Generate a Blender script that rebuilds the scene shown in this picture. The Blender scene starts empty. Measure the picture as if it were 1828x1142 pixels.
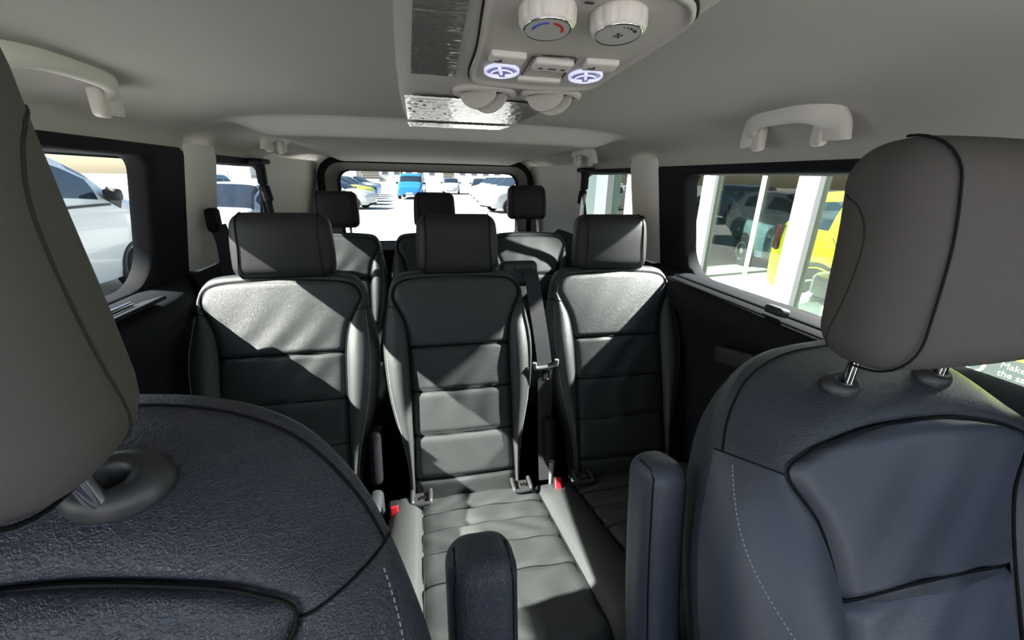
import bpy, bmesh, math, random
import numpy as np
from mathutils import Matrix, Vector
random.seed(4)
rng = np.random.default_rng(4)
SC = bpy.context.scene
COL = SC.collection
PI = math.pi

# ------------------------------------------------------------------ camera
EYE = 1.70
R_ = np.array([[0.97910702, -0.04805433, 0.19758601],
               [-0.20236131, -0.32575235, 0.92354497],
               [0.01998377, -0.94423312, -0.32867075]])   # rows: world axes in camera (x right, y down, z forward)
cam_d = bpy.data.cameras.new('camera')
cam = bpy.data.objects.new('camera', cam_d)
COL.objects.link(cam)
SC.camera = cam
cam_d.sensor_width = 36.0
cam_d.lens = 723.66 / 1828 * 36.0
cam_d.clip_start = 0.02
cam_d.clip_end = 600
M = Matrix(((R_[0, 0], -R_[0, 1], -R_[0, 2], -0.065),
            (R_[1, 0], -R_[1, 1], -R_[1, 2], 0.0),
            (R_[2, 0], -R_[2, 1], -R_[2, 2], EYE),
            (0, 0, 0, 1)))
cam.matrix_world = M

# ------------------------------------------------------------------ light
SUN_EL = math.radians(38.3)
SUN_AZ = math.radians(-10)          # from -X, positive turns toward +Y
w = bpy.data.worlds.new('sky')
SC.world = w
w.use_nodes = True
nt = w.node_tree
nt.nodes.clear()
sky = nt.nodes.new('ShaderNodeTexSky')
sky.sky_type = 'NISHITA'
sky.sun_disc = False
sky.sun_elevation = SUN_EL
sky.sun_rotation = math.radians(-90)
sky.air_density = 1.0
sky.dust_density = 1.5
sky.ozone_density = 1.0
bg = nt.nodes.new('ShaderNodeBackground')
bg.inputs['Strength'].default_value = 0.29
out = nt.nodes.new('ShaderNodeOutputWorld')
nt.links.new(sky.outputs['Color'], bg.inputs['Color'])
nt.links.new(bg.outputs['Background'], out.inputs['Surface'])

sun_d = bpy.data.lights.new('sun', 'SUN')
sun_d.energy = 33.0
sun_d.angle = math.radians(0.5)
sun_d.color = (1.0, 0.96, 0.9)
sun = bpy.data.objects.new('sun', sun_d)
COL.objects.link(sun)
sdir = Vector((-math.cos(SUN_EL) * math.cos(SUN_AZ), math.cos(SUN_EL) * math.sin(SUN_AZ), math.sin(SUN_EL)))
sun.rotation_euler = sdir.to_track_quat('Z', 'Y').to_euler()
sun.location = (-20, 0, 20)

# sunlight thrown back by the tall glass showroom front
ref_d = bpy.data.lights.new('facade_reflection', 'SPOT')
ref_d.energy = 4600
ref_d.spot_size = math.radians(32)
ref_d.spot_blend = 0.1
ref_d.shadow_soft_size = 0.04
ref_d.color = (1.0, 0.97, 0.92)
refl = bpy.data.objects.new('facade_reflection', ref_d)
COL.objects.link(refl)
refl.location = (3.05, 1.05, 3.20)
refl.rotation_euler = (Vector((3.05, 1.05, 3.20)) - Vector((0.6, 1.28, 1.45))).to_track_quat('Z', 'Y').to_euler()

SC.view_settings.view_transform = 'Standard'
SC.view_settings.look = 'None'
SC.view_settings.gamma = 1.0
SC.view_settings.use_curve_mapping = False
SC.view_settings.exposure = 0.0
SC.cycles.max_bounces = 10
SC.cycles.diffuse_bounces = 6
SC.cycles.transparent_max_bounces = 24
SC.cycles.sample_clamp_indirect = 6.0
SC.cycles.use_denoising = True

# ------------------------------------------------------------------ materials
def mat(name, col, rough=0.5, spec=0.5, metal=0.0, bump=None, emit=None, coat=0.0, var=0.0, vscale=40.0, sheen=0.0):
    m = bpy.data.materials.new(name)
    m.use_nodes = True
    t = m.node_tree
    b = t.nodes['Principled BSDF']
    b.inputs['Base Color'].default_value = (*col, 1)
    b.inputs['Roughness'].default_value = rough
    b.inputs['Specular IOR Level'].default_value = spec
    b.inputs['Metallic'].default_value = metal
    b.inputs['Coat Weight'].default_value = coat
    b.inputs['Sheen Weight'].default_value = sheen
    tc = t.nodes.new('ShaderNodeTexCoord')
    if var > 0:
        n = t.nodes.new('ShaderNodeTexNoise')
        n.inputs['Scale'].default_value = vscale
        n.inputs['Detail'].default_value = 4
        t.links.new(tc.outputs['Object'], n.inputs['Vector'])
        mx = t.nodes.new('ShaderNodeMix')
        mx.data_type = 'RGBA'
        mx.inputs[6].default_value = (*[c * (1 - var) for c in col], 1)
        mx.inputs[7].default_value = (*[min(1, c * (1 + var)) for c in col], 1)
        t.links.new(n.outputs['Fac'], mx.inputs[0])
        t.links.new(mx.outputs[2], b.inputs['Base Color'])
    if bump:
        kind, scale, strength, dist = bump
        bp = t.nodes.new('ShaderNodeBump')
        bp.inputs['Strength'].default_value = strength
        bp.inputs['Distance'].default_value = dist
        if kind == 'leather':
            v = t.nodes.new('ShaderNodeTexVoronoi')
            v.feature = 'DISTANCE_TO_EDGE'
            v.inputs['Scale'].default_value = scale
            nz = t.nodes.new('ShaderNodeTexNoise')
            nz.inputs['Scale'].default_value = scale * 0.5
            nz.inputs['Detail'].default_value = 3
            va = t.nodes.new('ShaderNodeVectorMath')
            va.operation = 'MULTIPLY_ADD'
            va.inputs[1].default_value = (0.012, 0.012, 0.012)
            t.links.new(tc.outputs['Object'], nz.inputs['Vector'])
            t.links.new(nz.outputs['Color'], va.inputs[0])
            t.links.new(tc.outputs['Object'], va.inputs[2])
            t.links.new(va.outputs[0], v.inputs['Vector'])
            mr = t.nodes.new('ShaderNodeMath')
            mr.operation = 'MINIMUM'
            mr.inputs[1].default_value = 0.25
            t.links.new(v.outputs['Distance'], mr.inputs[0])
            n2 = t.nodes.new('ShaderNodeTexNoise')
            n2.inputs['Scale'].default_value = scale * 0.18
            n2.inputs['Detail'].default_value = 5
            t.links.new(tc.outputs['Object'], n2.inputs['Vector'])
            ad = t.nodes.new('ShaderNodeMath')
            ad.operation = 'MULTIPLY_ADD'
            ad.inputs[1].default_value = 0.6
            t.links.new(n2.outputs['Fac'], ad.inputs[0])
            t.links.new(mr.outputs[0], ad.inputs[2])
            t.links.new(ad.outputs[0], bp.inputs['Height'])
        elif kind == 'perforated':
            mp = t.nodes.new('ShaderNodeTexVoronoi')
            mp.feature = 'F1'
            mp.inputs['Randomness'].default_value = 0.0
            mp.inputs['Scale'].default_value = scale
            t.links.new(tc.outputs['Object'], mp.inputs['Vector'])
            gt = t.nodes.new('ShaderNodeMath')
            gt.operation = 'MINIMUM'
            gt.inputs[1].default_value = 0.35
            t.links.new(mp.outputs['Distance'], gt.inputs[0])
            n2 = t.nodes.new('ShaderNodeTexNoise')
            n2.inputs['Scale'].default_value = 22
            n2.inputs['Detail'].default_value = 6
            t.links.new(tc.outputs['Object'], n2.inputs['Vector'])
            ad = t.nodes.new('ShaderNodeMath')
            ad.operation = 'MULTIPLY_ADD'
            ad.inputs[1].default_value = 1.2
            t.links.new(n2.outputs['Fac'], ad.inputs[0])
            t.links.new(gt.outputs[0], ad.inputs[2])
            t.links.new(ad.outputs[0], bp.inputs['Height'])
        elif kind == 'streak':
            vm = t.nodes.new('ShaderNodeVectorMath')
            vm.operation = 'MULTIPLY'
            vm.inputs[1].default_value = (0.09, 1.0, 1.0)
            n2 = t.nodes.new('ShaderNodeTexNoise')
            n2.inputs['Scale'].default_value = scale
            n2.inputs['Detail'].default_value = 6
            t.links.new(tc.outputs['Object'], vm.inputs[0])
            t.links.new(vm.outputs[0], n2.inputs['Vector'])
            t.links.new(n2.outputs['Fac'], bp.inputs['Height'])
        elif kind == 'weave':
            wv = t.nodes.new('ShaderNodeTexWave')
            wv.inputs['Scale'].default_value = scale
            wv.inputs['Distortion'].default_value = 1.0
            t.links.new(tc.outputs['Object'], wv.inputs['Vector'])
            t.links.new(wv.outputs['Fac'], bp.inputs['Height'])
        else:
            n2 = t.nodes.new('ShaderNodeTexNoise')
            n2.inputs['Scale'].default_value = scale
            n2.inputs['Detail'].default_value = 4
            t.links.new(tc.outputs['Object'], n2.inputs['Vector'])
            t.links.new(n2.outputs['Fac'], bp.inputs['Height'])
        t.links.new(bp.outputs['Normal'], b.inputs['Normal'])
    if emit:
        b.inputs['Emission Color'].default_value = (*emit[0], 1)
        b.inputs['Emission Strength'].default_value = emit[1]
    return m

def glass(name, tint, ior=1.45, gloss_rough=0.0, extra=0.0, grazing=0.5):
    m = bpy.data.materials.new(name)
    m.use_nodes = True
    t = m.node_tree
    t.nodes.clear()
    o = t.nodes.new('ShaderNodeOutputMaterial')
    tr = t.nodes.new('ShaderNodeBsdfTransparent')
    tr.inputs['Color'].default_value = (*tint, 1)
    gl = t.nodes.new('ShaderNodeBsdfGlossy')
    gl.inputs['Roughness'].default_value = gloss_rough
    f0 = ((ior - 1) / (ior + 1)) ** 2 + extra
    lw = t.nodes.new('ShaderNodeLayerWeight')
    lw.inputs['Blend'].default_value = 0.5
    pw = t.nodes.new('ShaderNodeMath')
    pw.operation = 'POWER'
    pw.inputs[1].default_value = 5.0
    ma = t.nodes.new('ShaderNodeMath')
    ma.operation = 'MULTIPLY_ADD'
    ma.use_clamp = True
    ma.inputs[1].default_value = grazing
    ma.inputs[2].default_value = f0
    mx = t.nodes.new('ShaderNodeMixShader')
    t.links.new(lw.outputs['Facing'], pw.inputs[0])
    t.links.new(pw.outputs[0], ma.inputs[0])
    t.links.new(ma.outputs[0], mx.inputs['Fac'])
    t.links.new(tr.outputs[0], mx.inputs[1])
    t.links.new(gl.outputs[0], mx.inputs[2])
    t.links.new(mx.outputs[0], o.inputs['Surface'])
    return m

LEATHER = mat('black_leather', (0.041, 0.046, 0.045), 0.42, 0.5, bump=('leather', 420, 0.4, 0.002))
PERF = mat('perforated_black_leather', (0.041, 0.046, 0.045), 0.45, 0.45, bump=('perforated', 240, 0.45, 0.002))
GRAINED = mat('grained_black_leather', (0.046, 0.051, 0.067), 0.34, 0.5, bump=('leather', 300, 0.8, 0.002))  # black leather with blue sky light mixed into the base colour
SMOOTHL = mat('smooth_black_leather', (0.058, 0.066, 0.088), 0.38, 0.5, bump=('leather', 420, 0.2, 0.002))  # bluish base colour carries the sky light from the windscreen
REST = mat('headrest_leather', (0.020, 0.021, 0.023), 0.55, 0.35, bump=('leather', 500, 0.1, 0.001))
FREST = mat('front_headrest_cover', (0.078, 0.073, 0.072), 0.75, 0.25, bump=('noise', 700, 0.12, 0.001))
SIDESEAM = mat('headrest_side_seam', (0.030, 0.029, 0.028), 0.8, 0.1)
SEAM = mat('seam_black', (0.006, 0.006, 0.007), 0.7, 0.2)
THREAD = mat('grey_thread', (0.40, 0.41, 0.43), 0.7, 0.2)
LINER = mat('grey_headliner_fabric', (0.42, 0.407, 0.39), 0.95, 0.1, bump=('noise', 900, 0.15, 0.001))
TRIM = mat('light_grey_trim_plastic', (0.66, 0.64, 0.615), 0.6, 0.3, bump=('noise', 900, 0.08, 0.001))
PANEL = mat('console_grey_plastic', (0.42, 0.395, 0.375), 0.5, 0.35)
KNOB = mat('knob_light_plastic', (0.60, 0.57, 0.545), 0.45, 0.4)
DIAL = mat('dial_grey', (0.40, 0.385, 0.37), 0.4, 0.4)
BLUE = mat('dial_blue', (0.05, 0.08, 0.55), 0.5)
RED = mat('dial_red', (0.45, 0.01, 0.02), 0.5)
INK = mat('dial_ink', (0.02, 0.02, 0.02), 0.6)
BLACKP = mat('black_trim_plastic', (0.010, 0.011, 0.013), 0.65, 0.12, bump=('noise', 600, 0.2, 0.001))
REVEAL = mat('tailgate_dark_trim', (0.085, 0.080, 0.075), 0.7, 0.2)
BLACKT = mat('black_grained_plastic', (0.017, 0.019, 0.022), 0.7, 0.08, bump=('noise', 500, 0.3, 0.001))
RUBBER = mat('black_rubber', (0.008, 0.008, 0.009), 0.7, 0.3)
CHROME = mat('chrome', (0.8, 0.8, 0.8), 0.12, 0.5, 1.0)
GREYP = mat('grey_buckle_plastic', (0.13, 0.133, 0.137), 0.4, 0.5)
DKGREY = mat('dark_grey_plastic', (0.032, 0.034, 0.037), 0.42, 0.5)
BUCKRED = mat('buckle_red', (0.33, 0.008, 0.016), 0.35, 0.5)
WEBBING = mat('black_webbing', (0.030, 0.031, 0.037), 0.75, 0.3, bump=('weave', 180, 0.35, 0.001))
CARPET = mat('black_carpet', (0.012, 0.012, 0.013), 0.95, 0.1, bump=('noise', 300, 0.5, 0.004))
LAMPM = mat('lit_lamp_lens', (0.7, 0.7, 0.95), 0.2, 0.5, emit=((0.75, 0.75, 1.0), 0.55))
LAMPD = mat('lamp_lens_shadow', (0.2, 0.2, 0.42), 0.15, 0.5, emit=((0.4, 0.4, 0.8), 0.12))
FILM = mat('crinkled_clear_film', (0.86, 0.84, 0.80), 0.10, 0.8, 0.9, bump=('streak', 170, 0.36, 0.003))
WINGLASS = glass('window_glass', (0.95, 0.98, 0.97), 1.12, grazing=0.15)
DIMGLASS = glass('tinted_rear_glass', (0.50, 0.53, 0.53), 1.12, grazing=0.1)  # tint added to dim the lot outside and sun on the third row
SHOPGLASS = glass('showroom_glass', (0.80, 0.88, 0.83), 1.40, 0.0, 0.02, 0.6)

# ------------------------------------------------------------------ helpers
ORG = {}

def Z(dz):
    return EYE + dz

def props(o, label=None, cat=None, group=None, kind=None):
    if label: o['label'] = label
    if cat: o['category'] = cat
    if group: o['group'] = group
    if kind: o['kind'] = kind
    return o

def empty(name, loc, label, cat, group=None, rz=0.0):
    o = bpy.data.objects.new(name, None)
    o.empty_display_size = 0.05
    COL.objects.link(o)
    o.location = loc
    o.rotation_euler = (0, 0, rz)
    ORG[o.name] = np.array(loc, float)
    return props(o, label, cat, group)

def mk(name, V, F, m, parent=None, smooth=True, origin=None, bevel=0.0):
    V = np.asarray(V, float)
    if parent is not None:
        org = ORG[parent.name]
    else:
        org = np.array(origin, float) if origin is not None else np.array([*(0.5 * (V.min(0) + V.max(0)))[:2], V[:, 2].min()])
    me = bpy.data.meshes.new(name)
    me.from_pydata([tuple(v) for v in (V - org)], [], [tuple(int(i) for i in f) for f in F])
    bm = bmesh.new()
    bm.from_mesh(me)
    bmesh.ops.remove_doubles(bm, verts=bm.verts, dist=1e-5)
    bmesh.ops.dissolve_degenerate(bm, edges=bm.edges, dist=1e-6)
    bmesh.ops.recalc_face_normals(bm, faces=bm.faces)
    bm.to_mesh(me)
    bm.free()
    if smooth:
        me.polygons.foreach_set('use_smooth', [True] * len(me.polygons))
        if smooth != 'all':
            try:
                me.set_sharp_from_angle(angle=math.radians(42))
            except Exception:
                pass
    me.materials.append(m)
    o = bpy.data.objects.new(name, me)
    COL.objects.link(o)
    if parent is not None:
        o.parent = parent
        ORG[o.name] = org
    else:
        o.location = org
        ORG[o.name] = org
    if bevel:
        bv = o.modifiers.new('bevel', 'BEVEL')
        bv.width = bevel
        bv.segments = 2
        bv.limit_method = 'ANGLE'
    return o

def dup(root, loc, rz=None, label=None, group=None):
    r = root.copy()
    COL.objects.link(r)
    r.location = loc
    if rz is not None: r.rotation_euler = (0, 0, rz)
    if label: r['label'] = label
    if group: r['group'] = group
    for ch in list(root.children):
        c = ch.copy(); COL.objects.link(c); c.parent = r
        for g in ch.children:
            d = g.copy(); COL.objects.link(d); d.parent = c
    return r

class MB:
    def __init__(s): s.V = []; s.F = []; s.n = 0
    def add(s, V, F):
        V = np.asarray(V, float)
        s.V.append(V)
        s.F += [tuple(i + s.n for i in f) for f in F]
        s.n += len(V)
        return s
    def box(s, c, size, rot=None):
        h = np.array(size) / 2
        P = np.array([[x, y, z] for x in (-1, 1) for y in (-1, 1) for z in (-1, 1)], float) * h
        if rot is not None: P = P @ np.array(rot).T
        return s.add(P + np.array(c), [(0, 1, 3, 2), (4, 6, 7, 5), (0, 4, 5, 1), (2, 3, 7, 6), (0, 2, 6, 4), (1, 5, 7, 3)])
    def tube(s, P, r, seg=8, cap=True, closed=False):
        V, F = tube(P, r, seg, cap, closed)
        return s.add(V, F)
    def build(s, name, m, parent=None, **k):
        return mk(name, np.vstack(s.V), s.F, m, parent, **k)

def rotx(a): c, s = math.cos(a), math.sin(a); return np.array([[1, 0, 0], [0, c, -s], [0, s, c]])
def roty(a): c, s = math.cos(a), math.sin(a); return np.array([[c, 0, s], [0, 1, 0], [-s, 0, c]])
def rotz(a): c, s = math.cos(a), math.sin(a); return np.array([[c, -s, 0], [s, c, 0], [0, 0, 1]])

def tube(P, r, seg=8, cap=True, closed=False):
    P = np.asarray(P, float)
    n = len(P)
    if closed:
        T = np.roll(P, -1, 0) - np.roll(P, 1, 0)
    else:
        T = np.gradient(P, axis=0)
    T /= np.linalg.norm(T, axis=1)[:, None] + 1e-12
    up = np.array([0, 0, 1.0])
    if abs(T[0] @ up) > 0.9: up = np.array([1.0, 0, 0])
    rr = np.broadcast_to(np.asarray(r, float), (n,))
    V = []
    a = up - T[0] * (up @ T[0]); a /= np.linalg.norm(a)
    for i in range(n):
        a = a - T[i] * (a @ T[i]); a /= np.linalg.norm(a) + 1e-12
        b = np.cross(T[i], a)
        for k in range(seg):
            th = 2 * PI * k / seg
            V.append(P[i] + rr[i] * (math.cos(th) * a + math.sin(th) * b))
    F = []
    m = n if closed else n - 1
    for i in range(m):
        j = (i + 1) % n
        for k in range(seg):
            l = (k + 1) % seg
            F.append((i * seg + k, i * seg + l, j * seg + l, j * seg + k))
    if cap and not closed:
        F.append(tuple(range(seg))[::-1]); F.append(tuple((n - 1) * seg + k for k in range(seg)))
    return V, F

def catmull(P, N):
    P = np.asarray(P, float)
    Q = np.vstack([2 * P[0] - P[1], P, 2 * P[-1] - P[-2]])
    t = np.linspace(0, len(P) - 1, N)
    i = np.minimum(t.astype(int), len(P) - 2)
    f = (t - i)[:, None]
    p0, p1, p2, p3 = Q[i], Q[i + 1], Q[i + 2], Q[i + 3]
    return 0.5 * (2 * p1 + (p2 - p0) * f + (2 * p0 - 5 * p1 + 4 * p2 - p3) * f ** 2 + (3 * p1 - p0 - 3 * p2 + p3) * f ** 3)

def gridF(nr, nc, off=0):
    return [(off + i * nc + j, off + i * nc + j + 1, off + (i + 1) * nc + j + 1, off + (i + 1) * nc + j) for i in range(nr - 1) for j in range(nc - 1)]

def rbox(size, r, flat=6, arc=6):
    """rounded box centred on the origin: returns V, F"""
    h = np.array(size, float) / 2
    rr = np.minimum(np.broadcast_to(np.asarray(r, float), (3,)), h * 0.999)
    def ax(k):
        a = np.tan(np.linspace(-PI / 4, PI / 4, 2 * arc + 1))
        lo = -h[k] + rr[k] * np.tan(np.linspace(0, PI / 4, arc + 1))
        mid = np.linspace(-h[k] + rr[k], h[k] - rr[k], flat + 1)
        return np.concatenate([lo[:-1], mid, -lo[:-1][::-1]])
    A = [ax(0), ax(1), ax(2)]
    V, F = [], []
    for k in range(3):
        i, j = (k + 1) % 3, (k + 2) % 3
        for sg in (-1, 1):
            U, W = np.meshgrid(A[i], A[j], indexing='ij')
            P = np.zeros(U.shape + (3,))
            P[..., i] = U; P[..., j] = W; P[..., k] = sg * h[k]
            off = sum(len(v) for v in V)
            V.append(P.reshape(-1, 3))
            F += gridF(len(A[i]), len(A[j]), off)
    V = np.vstack(V)
    inn = np.clip(V, -(h - rr), h - rr)
    d = (V - inn) / rr
    L = np.linalg.norm(d, axis=1)[:, None]
    V = inn + d / np.maximum(L, 1e-9) * rr
    return V, F

def lathe(prof, seg=32):
    """profile list of (r, z) about +Z"""
    V, F = [], []
    for (r, z) in prof:
        for k in range(seg):
            a = 2 * PI * k / seg
            V.append((r * math.cos(a), r * math.sin(a), z))
    n = len(prof)
    for i in range(n - 1):
        for k in range(seg):
            l = (k + 1) % seg
            F.append((i * seg + k, i * seg + l, (i + 1) * seg + l, (i + 1) * seg + k))
    F.append(tuple(range(seg))[::-1]); F.append(tuple((n - 1) * seg + k for k in range(seg)))
    return np.array(V), F

def smooth01(x):
    x = np.clip(x, 0, 1)
    return x * x * (3 - 2 * x)

# ------------------------------------------------------------------ the van shell
def XC(y): return 0.045 - 0.025 * np.asarray(y, float)
def HALF(dz):
    dz = np.asarray(dz, float)
    return np.where(dz > 0.045, 0.76, np.where(dz > -0.30, 0.76 + (0.045 - dz) / 0.345 * 0.06, 0.82))

def wall_pts(yz, s, out=0.0):
    yz = np.asarray(yz, float)
    x = XC(yz[:, 0]) + s * (HALF(yz[:, 1]) + out)
    return np.stack([x, yz[:, 0], Z(0) + yz[:, 1]], 1)

# ceiling -----------------------------------------------------------
def build_ceiling():
    ys = np.concatenate([np.linspace(-0.42, 1.36, 20), np.linspace(1.38, 1.475, 14), np.linspace(1.5, 2.86, 18)])
    NA = 90
    V = []
    for y in ys:
        front = 0.200 - 0.022 * y
        rear = 0.120 - 0.012 * (y - 1.45) - 0.03 * max(0, (y - 2.5) / 0.36) ** 2
        st = smooth01((y - 1.425) / 0.020)
        lip = 0.009 * math.exp(-((y - 1.46) / 0.015) ** 2)
        a = np.linspace(0, PI, NA)
        ca, sa = np.cos(a), np.sin(a)
        xx = np.sign(ca) * np.abs(ca) ** (2 / 4.5) * 0.76
        hz = np.abs(sa) ** (2 / 2.4)
        for i in range(NA):
            g = st * (1 - smooth01((abs(xx[i]) - 0.50) / 0.16))
            zc = front * (1 - g) + rear * g - lip * (g > 0) * (1 - smooth01((abs(xx[i]) - 0.50) / 0.16))
            zr = 0.052 if xx[i] > 0 else 0.066 - 0.008 * (y > 1.44)
            V.append((float(XC(y)) + xx[i], y, Z(zr) + hz[i] * (zc - zr)))
    mk('ceiling', V, gridF(len(ys), NA), LINER, origin=(0, 1, Z(0.2)), smooth='all')['kind'] = 'structure'
    # outer roof skin
    V2 = []
    for y in (-0.42, 1, 2.95):
        a = np.linspace(0, PI, 40)
        for t in a:
            c, s_ = math.cos(t), math.sin(t)
            V2.append((float(XC(y)) + math.copysign(abs(c) ** 0.5, c) * 0.86, y, Z(0.03) + abs(s_) ** 0.8 * 0.23))
    o = mk('roof', V2, gridF(3, 40), mat('roof_paint', (0.05, 0.06, 0.07), 0.3, 0.5), origin=(0, 1, Z(0.26)))
    o['kind'] = 'structure'
build_ceiling()

def ray_rect(cy, cz, y0, y1, z0, z1, ang):
    out_ = []
    for a in ang:
        c, s_ = math.cos(a), math.sin(a)
        t = 1e9
        if c > 1e-9: t = min(t, (y1 - cy) / c)
        if c < -1e-9: t = min(t, (y0 - cy) / c)
        if s_ > 1e-9: t = min(t, (z1 - cz) / s_)
        if s_ < -1e-9: t = min(t, (z0 - cz) / s_)
        out_.append((cy + c * t, cz + s_ * t))
    return np.array(out_)

def rounded_rect(y0, y1, z0, z1, r, n=10, rs=None):
    rs = rs or (r, r, r, r)
    pts = []
    for (cy, cz, a0, rr) in ((y1, z1, 0, rs[0]), (y0, z1, 90, rs[1]), (y0, z0, 180, rs[2]), (y1, z0, 270, rs[3])):
        ccy = cy - rr if cy == y1 else cy + rr
        ccz = cz - rr if cz == z1 else cz + rr
        for k in range(n + 1):
            a = math.radians(a0 + 90 * k / n)
            pts.append((ccy + rr * math.cos(a), ccz + rr * math.sin(a)))
    P = []
    for i in range(len(pts)):
        p, q = np.array(pts[i]), np.array(pts[(i + 1) % len(pts)])
        d = np.linalg.norm(q - p)
        m_ = max(1, int(d / 0.04))
        for k in range(m_): P.append(p + (q - p) * k / m_)
    return np.array(P)

def framed(y0, y1, z0, z1, hy0, hy1, hz0, hz1, r, s, rs=None, lip=0.012, depth=0.045):
    inner = rounded_rect(hy0, hy1, hz0, hz1, r, rs=rs)
    cy, cz = (hy0 + hy1) / 2, (hz0 + hz1) / 2
    ang = np.arctan2(inner[:, 1] - cz, inner[:, 0] - cy)
    outer = ray_rect(cy, cz, y0, y1, z0, z1, ang)
    # snap nearest samples to the true corners
    for c in ((y0, z0), (y0, z1), (y1, z0), (y1, z1)):
        k = np.argmin(np.linalg.norm(outer - np.array(c), axis=1)); outer[k] = c
    n = len(inner)
    nrm = (inner - np.array([cy, cz])); nrm /= np.linalg.norm(nrm, axis=1)[:, None]
    loops = [wall_pts(outer, s, depth), wall_pts(outer, s, 0), wall_pts(outer * 0.35 + (inner + nrm * lip) * 0.65, s, 0.0), wall_pts(inner + nrm * lip, s, 0.0),
             wall_pts(inner + nrm * lip * 0.3, s, 0.004), wall_pts(inner, s, lip), wall_pts(inner - nrm * 0.004, s, depth), wall_pts(outer, s, depth + 0.002)]
    V = np.vstack(loops)
    F = []
    for a in range(len(loops) - 1):
        for k in range(n):
            l = (k + 1) % n
            F.append((a * n + k, a * n + l, (a + 1) * n + l, (a + 1) * n + k))
    G = wall_pts(inner, s, depth - 0.006)
    Gc = np.vstack([G, G.mean(0)[None]])
    GF = [(k, (k + 1) % n, n) for k in range(n)]
    return V, F, Gc, GF

def extrude_profile(prof, y_list, s, zero=True):
    """profile of (inset, dz); extruded along y"""
    V = []
    for y in y_list:
        for (d, dz) in prof:
            V.append((float(XC(y)) + s * (float(HALF(min(dz, -0.301) if zero else dz)) - d), y, Z(dz)))
    F = gridF(len(y_list), len(prof))
    n = len(prof)
    F.append(tuple(range(n))); F.append(tuple((len(y_list) - 1) * n + k for k in range(n)))
    return V, F

def struct(o):
    o['kind'] = 'structure'
    return o

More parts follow.
